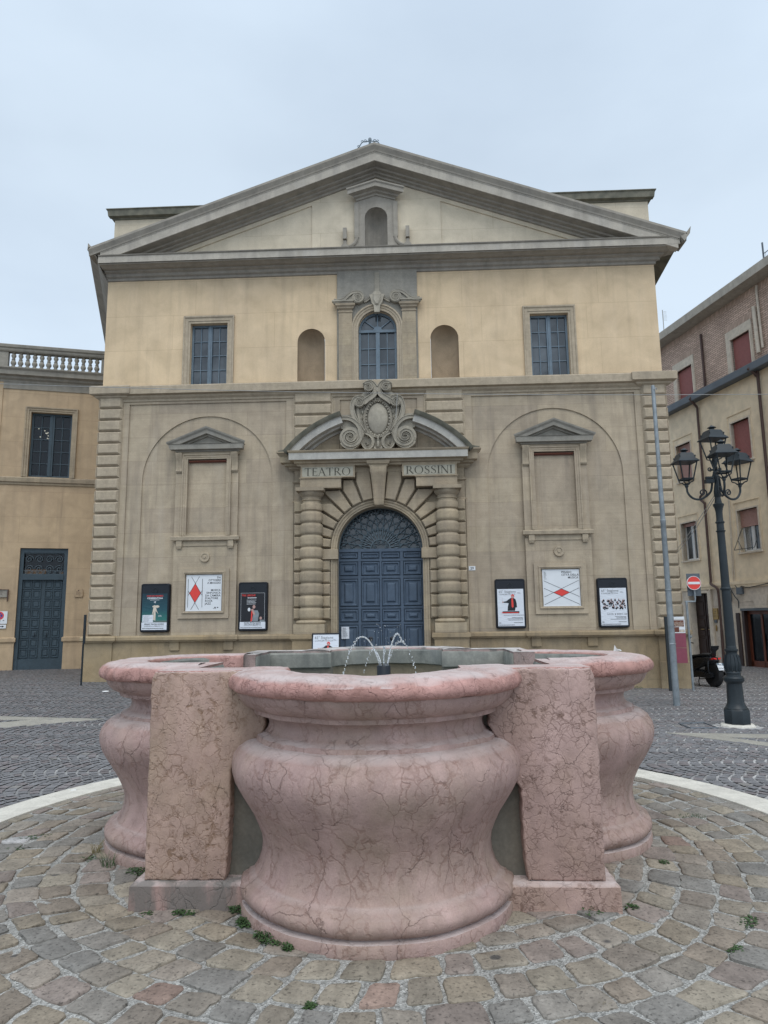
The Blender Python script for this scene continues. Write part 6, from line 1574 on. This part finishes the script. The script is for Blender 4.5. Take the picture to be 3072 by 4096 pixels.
for s_ in (-1, 1): mb.tube([(.42, s_ * .08, .22), (.40, s_ * .13, .12), (.34, s_ * .17, .02), (.28, s_ * .17, .012)], .013, 6)
mb.tube([(.41, -.1, .17), (.41, .1, .17)], .012, 6); mb.build('stand', M['plas'], sc, ang=40)
mb = MB(); mb.tube([(1.12, -.33, 1.0), (1.10, -.2, 1.03), (1.14, 0, .98), (1.10, .2, 1.03), (1.12, .33, 1.0)], .016, 8); mb.tube([(1.14, 0, .9), (1.34, 0, .3)], .03, 8)
for s_ in (-1, 1): mb.tube([(1.14, s_ * .2, 1.0), (1.2, s_ * .28, 1.12)], .008, 5); mb.ball((1.2, s_ * .3, 1.15), .05, 8, .4, 1.2, .8)
mb.build('handlebar', M['plas'], sc, ang=40)
mb = MB(); mb.loft([[(1.24, -.16, .92), (1.26, .0, .92), (1.24, .16, .92)], [(1.12, -.15, 1.28), (1.14, 0, 1.32), (1.12, .15, 1.28)]], cap=False, closed=False); mb.build('windscreen', M['glass2'], sc, ang=40)

# ================================================================== left building
LB = empty('ochre_building', (-10, 21.5, 0), radians(17), 'ochre building with a stone balustrade, set back to the left of the theatre', 'building')
A = lambda mb, n, m, p=LB, **k: mb.build(n, M[m], p, **k)
mb = MB(); ow = rect(-2.17, -.95, 6.08, 8.19); od = rect(-2.23, -.85, .05, 3.82)
mb.plate(rect(-9, 1.2, -.4, 9.2), [ow, od], 0, .22)
mb.box(-3.6, -3.03, -.03, 0, 1.08, 9.18)
A(mb, 'wall', 'ochre', ang=0, flip=False)
mb = MB(); mb.box(-3.03, 1.2, -.03, 0, 8.92, 9.2); mb.mould(-9, 1.2, 0, [(0, 9.12), (.04, 9.14), (.05, 9.2), (.12, 9.24), (.14, 9.3), (.26, 9.33), (.27, 9.46), (.33, 9.52), (0, 9.56)]); A(mb, 'cornice', 'grey', ang=15)
mb = MB(); mb.mould(-9, 1.2, 0, [(0, 5.80), (.04, 5.82), (.05, 5.88), (.09, 5.90), (.10, 6.02), (.07, 6.05), (0, 6.07)]); A(mb, 'sill_course', 'sandp', ang=15)
for a_, b_ in ((-9, -2.235), (-.845, 1.2)):
    mb = MB(); mb.mould(a_, b_, 0, [(0, .92), (.03, .93), (.05, .96), (.05, 1.06), (0, 1.09)]); A(mb, 'base_course', 'ochre', ang=0)
mb = MB()
q_ = [(.61, 0), (.61, .03), (.66, .03), (.67, .05), (.72, .05), (.74, .075), (.775, .075), (.775, 0)]
mb.loft([[(-1.56 + sx * w_, -p, (8.19 + (w_ - .61) if sz else 6.07)) for w_, p in q_] for sx, sz in ((-1, 0), (-1, 1), (1, 1), (1, 0))])
A(mb, 'window_surround', 'sandp', ang=20)
leafwin('window', LB, -2.17, -.95, 6.08, 8.19, .12, 5, 'blue3', 'glass2', mid=.15, st=.07, bar=.024)
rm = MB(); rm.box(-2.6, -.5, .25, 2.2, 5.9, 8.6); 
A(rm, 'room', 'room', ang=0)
mb = MB()
for x, z in ((-1.98, 7.72), (-1.92, 7.45), (-1.80, 7.66), (-1.76, 7.58), (-1.73, 7.57), (-1.70, 7.60), (-1.69, 7.50), (-1.71, 7.41), (-1.66, 7.40)): mb.ball((x, .24, z), .017, 8, 1, .5, 1.3)
A(mb, 'chandelier_bulb', 'bulb')
# balustrade
bz0, bz1 = 9.66, 10.19
mb = MB(); mb.box(-9, 1.2, -.02, .26, 9.5, 9.66); mb.mould(-9, 1.2, .02, [(0, 10.16), (.03, 10.18), (.05, 10.22), (.05, 10.27), (.09, 10.30), (.10, 10.38), (0, 10.43)]); mb.box(-9, 1.2, .02, .24, 10.18, 10.41); mb.box(-9, -2.97, .03, .22, 9.66, 10.2); mb.box(-.17, 1.2, .03, .22, 9.66, 10.2)
A(mb, 'parapet', 'grey', ang=15)
mb = MB(); mb.lathe([(.07, bz0), (.07, bz0 + .05), (.045, bz0 + .06), (.05, bz0 + .09), (.082, bz0 + .14), (.085, bz0 + .18), (.06, bz0 + .235), (.038, bz0 + .26), (.06, bz0 + .27), (.06, bz0 + .285), (.038, bz0 + .295), (.05, bz0 + .34), (.075, bz0 + .39), (.072, bz0 + .43), (.045, bz0 + .46), (.065, bz0 + .48), (.065, bz1)], -2.83, .12, 14)
b0 = A(mb, 'baluster', 'grey', ang=40)
for i in range(1, 13):
    b = b0.copy(); COL.objects.link(b); b.parent = LB; b.location = (i * .2095, 0, 0)
# door with lit transom
mb = MB(); mb.box(-2.23, -2.12, .06, .2, .05, 3.82); mb.box(-.96, -.85, .06, .2, .05, 3.82); mb.box(-2.12, -.96, .06, .2, 3.68, 3.82); mb.box(-2.12, -.96, .04, .2, 2.84, 3.02); mb.box(-2.12, -.96, .13, .2, .05, 2.85); mb.box(-2.21, -.87, .08, .14, .05, .42)
for s0, s1 in ((-2.13, -1.54), (-1.52, -.95)):
    w_ = (s1 - s0 - .05) / 2
    for c_ in range(2):
        for r_ in range(8):
            x0 = s0 + .03 + c_ * w_; z0 = .46 + r_ * .298
            mb.loft([[(x0 + i_, y_, z0 + i_), (x0 + w_ - .02 - i_, y_, z0 + i_), (x0 + w_ - .02 - i_, y_, z0 + .27 - i_), (x0 + i_, y_, z0 + .27 - i_)] for i_, y_ in ((.0, .135), (.008, .105), (.025, .105), (.035, .128), (.05, .128), (.07, .112), (.075, .112))])
d_ = A(mb, 'side_door', 'blue3', ang=0)
mb = MB()
for k in range(2):
    for s_ in (0, 1):
        for r_ in range(2): mb.tube([(x, .10, z) for x, z in spiral(-2.12 + .15 + .29 * (2 * k + s_), 3.18 + r_ * .3, .13, .02, s_ * pi, 1.6, 26, 1 - 2 * s_)], .010, 4)
for i in range(7): mb.tube([(x, .10, z) for x, z in spiral(-2.05 + i * .165, 3.06, .05, .012, 0, 1.4, 14)], .008, 4)
for z in (3.12, 3.66, 3.02): mb.box(-2.12, -.96, .09, .11, z - .008, z + .008)
mb.build('transom_grille', M['iron'], d_, ang=40)
mb = MB(); mb.box(-2.12, -.96, .16, .163, 3.0, 3.7); mb.build('transom_glass', M['glass2'], d_, ang=0)
mb = MB(); mb.box(-2.10, -1.5, .21, .215, 3.02, 3.17); mb.box(-1.1, -1.0, .21, .215, 3.02, 3.10); mb.build('lit_strip', M['warm'], d_, ang=0)
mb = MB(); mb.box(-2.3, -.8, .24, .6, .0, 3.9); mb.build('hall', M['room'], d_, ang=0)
mb = MB()
for s_ in (-1.70, -1.36): mb.tube([(s_, .07, 1.22), (s_ + .02, .05, 1.15), (s_, .07, 1.08)], .012, 5)
mb.build('door_handle', M['black'], d_, ang=40)
ct, st_ = cos(radians(17)), sin(radians(17))
def onL(u, off=.0): return (-10 + u * ct + off * st_, 21.5 + u * st_ - off * ct)
def sign(name, u0, u1, z0, z1, label, cat, th=.015, m='white', rd=0):
    x, y = onL(u0, .02); t_ = thing(name, (x, y, z0), label, cat, rz=radians(17))
    MB().box(0, u1 - u0, -th, .0, 0, z1 - z0).build('plate', M[m], t_, ang=0, bevel=.003); return t_
t_ = sign('no_stopping_sign', -2.85, -2.45, 1.50, 1.88, 'white sign with a red and blue no-stopping disc, left of the blue side door', 'road sign')
mb = MB(); mb.arch(.18, .245, 0, 2 * pi, [(.09, 0), (.09, .003), (.125, .003), (.125, 0)], -.015, 30, False); poly(mb, bar(.11, .175, .25, .315, .02), -.0195); poly(mb, bar(.25, .175, .11, .315, .02), -.02); mb.build('red_ring', M['red'], t_, ang=0)
M['signblue'] = plain('sign_blue', (.03, .06, .25), .4, bump=0)
mb = MB(); mb.arch(.18, .245, 0, 2 * pi, [(.001, 0), (.001, .0025), (.09, .0025), (.09, 0)], -.015, 30, False); mb.build('blue_disc', M['signblue'], t_, ang=0)
mb = MB(); text(mb, '0-24', .05, .18, .07, -.017, 'CENTER'); blob(mb, .30, .10, .022, .012, -.017); mb.tube([(x, -.018, z) for x, z in spiral(.19, .03, .018, .018, 0, 1, 10)], .003, 4); mb.build('symbols', M['ink'], t_, ang=0)
t_ = sign('permit_plate', -2.85, -2.47, 1.36, 1.475, 'narrow white plate with a black arrow under the no-stopping sign', 'road sign')
mb = MB(); poly(mb, [(.05, .05), (.27, .05), (.27, .03), (.33, .06), (.27, .09), (.27, .07), (.05, .07)], -.017); mb.build('arrow', M['ink'], t_, ang=0)
t_ = sign('glass_plaque', -.60, -.35, 2.30, 2.54, 'small clear plaque on four studs right of the blue side door', 'plaque', .02, 'ochre')
mb = MB()
for x in (.02, .23):
    for z in (.02, .22): mb.ball((x, -.022, z), .008, 6)
lines(mb, .05, .2, .17, 4, .035, .01, -.0215, 4); quad(mb, .10, .14, .19, .215, -.0215); mb.build('studs', M['brownp'], t_, ang=0)
t_ = sign('street_plaque', -3.2, -2.49, 2.30, 2.53, 'grey stone plaque with a dark bracket, left of the blue side door', 'plaque', .03, 'grey')
mb = MB(); mb.box(-.02, .74, -.05, .0, .225, .24); mb.box(.71, .735, -.06, .0, -.12, .24); lines(mb, .3, .66, .15, 2, .06, .02, -.0315, 9); mb.build('bracket', M['brownp'], t_, ang=0)

# ================================================================== right building
RB = empty('cream_building', (11.27, 24.34, 0), radians(-77.53), 'cream and brick apartment building with red roller shutters, receding on the right', 'apartment building')
G = lambda mb, n, m, p=RB, **k: mb.build(n, M[m], p, **k)
w1, w2 = rect(-2.60, -1.60, 9.80, 11.08), rect(.64, 1.62, 9.80, 11.08)
w3, w4 = rect(-3.02, -2.09, 6.68, 8.13), rect(.27, 1.20, 6.70, 8.13)
w5, w6 = rect(-3.09, -2.12, 3.58, 5.03), rect(.19, 1.19, 3.60, 5.04)
w7, w8, w9 = rect(3.5, 4.5, 3.6, 5.04), rect(3.5, 4.5, 6.7, 8.13), rect(3.7, 4.7, 9.8, 11.08)
mb = MB(); mb.plate(rect(-9, 12, 2.55, 9.75), [w3, w4, w5, w6, w7, w8], 0, .2); G(mb, 'wall', 'cream', ang=0, flip=False)
mb = MB(); mb.plate(rect(-9, 12, 9.7, 12.28), [w1, w2, w9], .04, .2); G(mb, 'brick_wall', 'brick', ang=0, flip=False)
mb = MB(); mb.box(-9, 12, .03, .3, 12.26, 12.48)
for c in (-2.11, 1.11, 4.2): mb.box(c - .68, c + .66, .03, .1, 11.44, 11.66)
G(mb, 'soldier_course', 'soldier', ang=0)
mb = MB(); mb.prism([(.3, 12.47), (-.12, 12.47), (-.50, 12.50), (-.50, 12.80), (.3, 13.0)], 'x', -9, 12); G(mb, 'eaves', 'corface', ang=0)
mb = MB(); mb.prism([(.1, 9.50), (-.26, 9.50), (-.30, 9.53), (-.30, 9.76), (-.27, 9.79), (.1, 9.82)], 'x', -9, 12); G(mb, 'gutter_ledge', 'gutter', ang=0)
mb = MB(); mb.box(-9, 12, -.05, .1, 2.52, 2.64); mb.box(-9, 12, -.03, .1, 2.42, 2.52); G(mb, 'belt_course', 'cream', ang=0)
dr1 = rect(-2.94, -1.80, -.4, 2.30); dr2 = rect(-.02, 1.42, -.4, 1.62)
mb = MB(); mb.plate(rect(-9, 12, -.5, 2.45), [dr1, dr2], .02, .35)
for z_ in (1.68, 1.95, 2.18):
    pass
mb.box(-.9, .62, .005, .03, 1.93, 1.945); mb.box(1.2, 4, .005, .03, 1.93, 1.945)
mb.prism([(.66, 1.71), (1.16, 1.71), (1.22, 2.14), (.60, 2.14)], 'y', -.03, .03)
G(mb, 'ground_floor', 'trav', ang=0, flip=False)
def rwin(w, shut, m, y=.12, kind=0, name='window'):
    x0, x1, z0, z1 = w[0][0], w[1][0], w[0][1], w[2][1]
    mb = MB(); 
    for a_, b_, c_, d_ in ((x0 - .05, x0, z0, z1 + .05), (x1, x1 + .05, z0, z1 + .05), (x0, x1, z1, z1 + .05)): mb.box(a_, b_, -.025, .2, c_, d_)
    fr = G(mb, name, 'creamf', ang=0)
    mb = MB(); n = max(1, int((z1 - shut) / .045))
    for i in range(n): z = z1 - (i + 1) * .045; mb.prism([(y, z + .002), (y - .014, z + .01), (y - .014, z + .036), (y, z + .044)], 'x', x0, x1)
    mb.box(x0, x1, y, y + .01, max(z0, z1 - n * .045), z1); mb.build('roller_shutter', M[m], fr, ang=0)
    if shut > z0 + .1:
        mb = MB(); yy = y + .04
        mb.box(x0, x0 + .07, yy, yy + .05, z0, shut + .1); mb.box(x1 - .07, x1, yy, yy + .05, z0, shut + .1); mb.box(x0, x1, yy, yy + .05, z0, z0 + .07)
        c = (x0 + x1) / 2; mb.box(c - .07, c + .07, yy - .01, yy + .05, z0, shut + .1)
        if kind: mb.box(x0 + .07, x0 + .32, yy + .03, yy + .06, z0 + .06, shut + .1)
        mb.build('casement', M['pvc'], fr, ang=0)
        mb = MB(); mb.box(x0, x1, yy + .03, yy + .035, z0, shut + .1); mb.build('pane', M['glass'], fr, ang=0)
    mb = MB(); mb.box(x0 - .08, x1 + .10, -.07, .2, z0 - .06, z0 - .001); mb.build('sill', M['creamf'], fr, ang=0)
    return fr
rwin(w1, 9.8, 'slat'); rwin(w2, 9.8, 'slat'); rwin(w9, 9.8, 'slat')
rwin(w3, 6.68, 'slat2'); rwin(w4, 6.7, 'slat'); rwin(w8, 6.7, 'slat')
rwin(w5, 4.86, 'slat2'); rwin(w7, 3.6, 'slat2')
f6 = rwin(w6, 4.42, 'slat2', kind=1)
mb = MB(); mb.tube([(.22, .10, 4.42), (.20, -.25, 3.68)], .012, 5); mb.tube([(1.17, .10, 4.42), (1.19, -.25, 3.68)], .012, 5); mb.tube([(.20, -.25, 3.68), (1.19, -.25, 3.68)], .012, 5); mb.tube([(.22, .05, 3.7), (.24, -.1, 4.0)], .01, 5); mb.build('awning_arm', M['lamp'], f6, ang=0)
# recessed outlines round the windows (raised cream borders)
for w in (w3, w4, w5, w6, w7, w8):
    mb = MB(); x0, x1, z0, z1 = w[0][0], w[1][0], w[0][1], w[2][1]
    mb.box(x0 - .16, x0 - .145, -.015, 0, z0 - .05, z1 + .29); mb.box(x1 + .11, x1 + .125, -.015, 0, z0 - .05, z1 + .29); mb.box(x0 - .16, x1 + .125, -.025, 0, z1 + .28, z1 + .30)
    G(mb, 'window_border', 'cream', ang=0)
for w in (w1, w2, w9):
    mb = MB(); x0, x1 = w[0][0], w[1][0]
    for a_, b_, c_, d_ in ((x0 - .24, x0 - .05, 9.8, 11.43), (x1 + .05, x1 + .10, 9.8, 11.13), (x0 - .05, x1 + .10, 11.13, 11.43)): mb.box(a_, b_, .0, .06, c_, d_)
    G(mb, 'brick_window_surround', 'creamf', ang=0)
# downpipes and conduits
def pipe(pts, r, m, name='downpipe'): return G(MB().tube([(x, y, z) for x, y, z in smooth_path(pts, 3)], r, 8), name, m, ang=50)
pipe([(-1.45, -.32, 9.62), (-1.42, -.2, 9.45), (-1.40, -.07, 9.25), (-1.40, -.07, 9.0), (-1.41, -.07, 6.5), (-1.42, -.07, 6.2), (-1.43, -.08, 5.98), (-1.62, -.08, 5.88), (-1.64, -.08, 5.76), (-1.44, -.08, 5.60), (-1.43, -.07, 5.4), (-1.45, -.07, 3.2), (-1.45, -.07, 2.75), (-1.42, -.1, 2.60), (-1.12, -.1, 2.45), (-1.10, -.06, 2.2), (-1.12, -.05, .9)], .045, 'brownp')
pipe([(-1.12, -.05, .95), (-1.14, -.05, -.3)], .052, 'brownp')
pipe([(1.75, -.32, 9.62), (1.83, -.2, 9.50), (1.88, -.07, 9.25), (1.88, -.07, 9.0), (1.86, -.07, 3.0), (1.86, -.07, -.3)], .05, 'brownp')
pipe([(-.96, .04, 11.95), (-.90, -.02, 11.8), (-.90, -.02, 10.0), (-.96, -.05, 9.88), (-1.3, -.2, 9.76), (-1.45, -.3, 9.60)], .045, 'brownp')
pipe([(2.15, .0, 12.4), (2.15, -.02, 11.9), (2.18, -.02, 10.2)], .04, 'creamf')
pipe([(1.95, .0, 11.7), (1.95, -.02, 11.6), (1.98, -.02, 10.1)], .07, 'creamf', 'boxed_pipe')
pipe([(-.17, -.02, 5.82), (-.19, -.02, 5.0), (-.27, -.02, 3.32), (-.30, -.02, 2.62)], .014, 'creamf', 'conduit')
pipe([(-.12, -.02, 5.82), (-.14, -.02, 5.0), (-.20, -.02, 3.32), (-.21, -.02, 2.62)], .014, 'creamf', 'conduit')
pipe([(-.5, -.03, 2.45), (-.4, -.04, 2.30), (-.25, -.04, 2.1), (-.12, -.03, 1.95), (-.13, -.03, 1.72)], .016, 'lamp', 'loose_wire')
pipe([(-.22, -.03, 2.5), (.0, -.04, 2.32), (.1, -.04, 2.45), (.5, -.04, 2.40), (1.5, -.04, 2.5)], .012, 'lamp', 'loose_wire')
mb = MB(); mb.box(-.12, .14, -.08, .02, 2.18, 2.42); mb.box(-.60, -.50, -.06, .02, 1.95, 2.3); G(mb, 'junction_box', 'gutter', ang=0, split='is')
# doors
mb = MB(); mb.box(-2.94, -1.80, .26, .32, -.4, 2.30); mb.box(-2.395, -2.345, .23, .27, -.3, 2.3)
for s_ in (-2.87, -2.32):
    for z0, z1 in ((.0, .62), (.70, .92), (1.02, 1.36), (1.44, 2.0)): mb.rb(s_, s_ + .43, z0, z1, .26, .235, .03)
d1 = G(mb, 'wooden_door', 'wood', ang=0)
mb = MB(); mb.box(-2.66, -2.48, .20, .24, .955, .975); mb.box(-2.22, -2.04, .20, .24, .955, .975); mb.build('letter_slot', M['brass'], d1, ang=0, split='is')
mb = MB()
for a_, b_, c_ in ((-3.10, -2.94, .02), (-1.80, -1.66, .02)): mb.box(a_, b_, -.03, c_, -.4, 2.38)
mb.box(-2.94, -1.80, -.03, .02, 2.30, 2.40); G(mb, 'door_surround', 'creamf', ang=0)
mb = MB(); mb.box(-1.66, -1.58, -.05, .03, -.4, 2.42); mb.box(-1.08, -1.0, .0, .03, -.4, 2.42)
G(mb, 'pilaster_strip', 'creamf', ang=0)
mb = MB(); mb.box(-.05, 1.42, -.05, .05, 1.62, 1.70); G(mb, 'shop_lintel', 'gutter', ang=0)
mb = MB(); yy = .10
mb.box(.10, .20, yy, yy + .06, -.4, 1.62); mb.box(.72, .80, yy, yy + .06, -.4, 1.62); mb.box(1.32, 1.42, yy, yy + .06, -.4, 1.62); mb.box(.10, 1.42, yy, yy + .06, 1.50, 1.62); mb.box(.10, 1.42, yy, yy + .06, -.4, -.04)
d2 = G(mb, 'shop_door', 'rwood', ang=0)
mb = MB(); mb.box(.15, 1.4, yy + .03, yy + .035, -.2, 1.55); mb.build('pane', M['glass2'], d2, ang=0)
mb = MB(); mb.box(.75, .78, yy - .06, yy - .04, .45, .85); mb.build('door_pull', M['black'], d2, ang=0)
mb = MB(); mb.box(-.02, 1.7, .45, 1.6, -.4, 1.7); mb.build('shop_interior', M['room'], d2, ang=0)
mb = MB(); mb.box(-.02, .10, -.03, .34, -.4, 1.62); mb.box(-.34, -.16, -.02, .03, -.4, 1.55); mb.build('door_jamb', M['wood'], d2, ang=0)
R = random.Random(9); mb = MB()
for k in range(40):
    a = R.uniform(0, 2 * pi); l = R.uniform(.2, .45); h = R.uniform(.2, .7)
    p = smooth_path([(.45, .28, .45), (.45 + l * .5 * cos(a), .28 + abs(.1 * sin(a)), .55 + h * .7), (.45 + l * cos(a), .28 + abs(.15 * sin(a)), .5 + h * .7)], 3)
    mb.tube(p, [.006 * (1 - abs(i / len(p) - .4)) for i in range(len(p))], 3)
pt_ = thing('potted_palm', (11.27 + 0, 24.34, 0), 'spiky green plant behind the glass of the red-framed shop door', 'plant', rz=radians(-77.53))
mb.build('leaves', M['green'], pt_, ang=0, flip=False); mb = MB(); mb.lathe([(.07, -.2), (.10, .05), (.09, .05), (0, .04)], .45, .28, 12); mb.tube([(.45, .28, .0), (.45, .28, .5)], .02, 6); mb.build('pot', M['black'], pt_)
def onR(u, off=0):
    a = radians(-77.53); return (11.27 + u * cos(a) + off * sin(a), 24.34 + u * sin(a) - off * cos(a))
t_ = thing('brass_plaque', (*onR(-1.56, .0), 1.33), 'yellow brass plaques beside the brown downpipe, right of the dark wooden door', 'plaque', rz=radians(-77.53))
mb = MB(); mb.box(0, .26, -.02, .02, .17, .40); mb.box(0, .26, -.02, .02, 0, .16); mb.build('plate', M['brass'], t_, ang=0)
mb = MB(); blob(mb, .13, .28, .02, .03, -.0215); lines(mb, .04, .22, .12, 2, .04, .012, -.0215, 3); lines(mb, .04, .22, .20, 1, .04, .012, -.0215, 4); mb.build('engraving', M['ink'], t_, ang=0)
t_ = thing('intercom', (*onR(-1.50, .0), .85), 'small intercom panel and oval door bell under the brass plaques', 'intercom', rz=radians(-77.53))
MB().box(-.02, .11, -.02, .02, .36, .46).build('speaker', M['gutter'], t_, ang=0); MB().ball((.04, -.0, .17), .05, 10, .7, .5, 2.6).build('bell', M['brass'], t_)
# roof things
mb = MB(); 
mb.tube([(2.6, .0, 12.8), (2.6, .0, 13.7)], .03, 6)
for z in (12.95, 13.3): mb.tube([(2.6, 0, z), (4.5, 0, z)], .015, 5)
for k in range(12): mb.tube([(2.7 + k * .15, 0, 12.9), (2.7 + k * .15, 0, 13.3)], .006, 4)
G(mb, 'roof_railing', 'gutter', ang=0)
mb = MB(); mb.tube([(.3, .2, 12.9), (.3, .2, 13.05)], .12, 10); G(mb, 'roof_vent', 'gutter', ang=40)
an = thing('roof_antenna', (*onR(-3.65, -.3), 12.8), 'thin television antenna on the cream building roof behind the theatre edge', 'antenna')
mb = MB(); mb.tube([(0, 0, 0), (0, 0, 1.45)], .018, 5); mb.build('mast', M['cable'], an); mb = MB()
for k in range(8): mb.tube([(0, 0, 1.0 + k * .055), (.16, 0, .98 + k * .055)], .005, 4)
mb.build('rods', M['cable'], an)
mb = MB(); mb.box(-9, 12, 1.8, 8, -.5, 12.9); G(mb, 'block_mass', 'cream', ang=0)
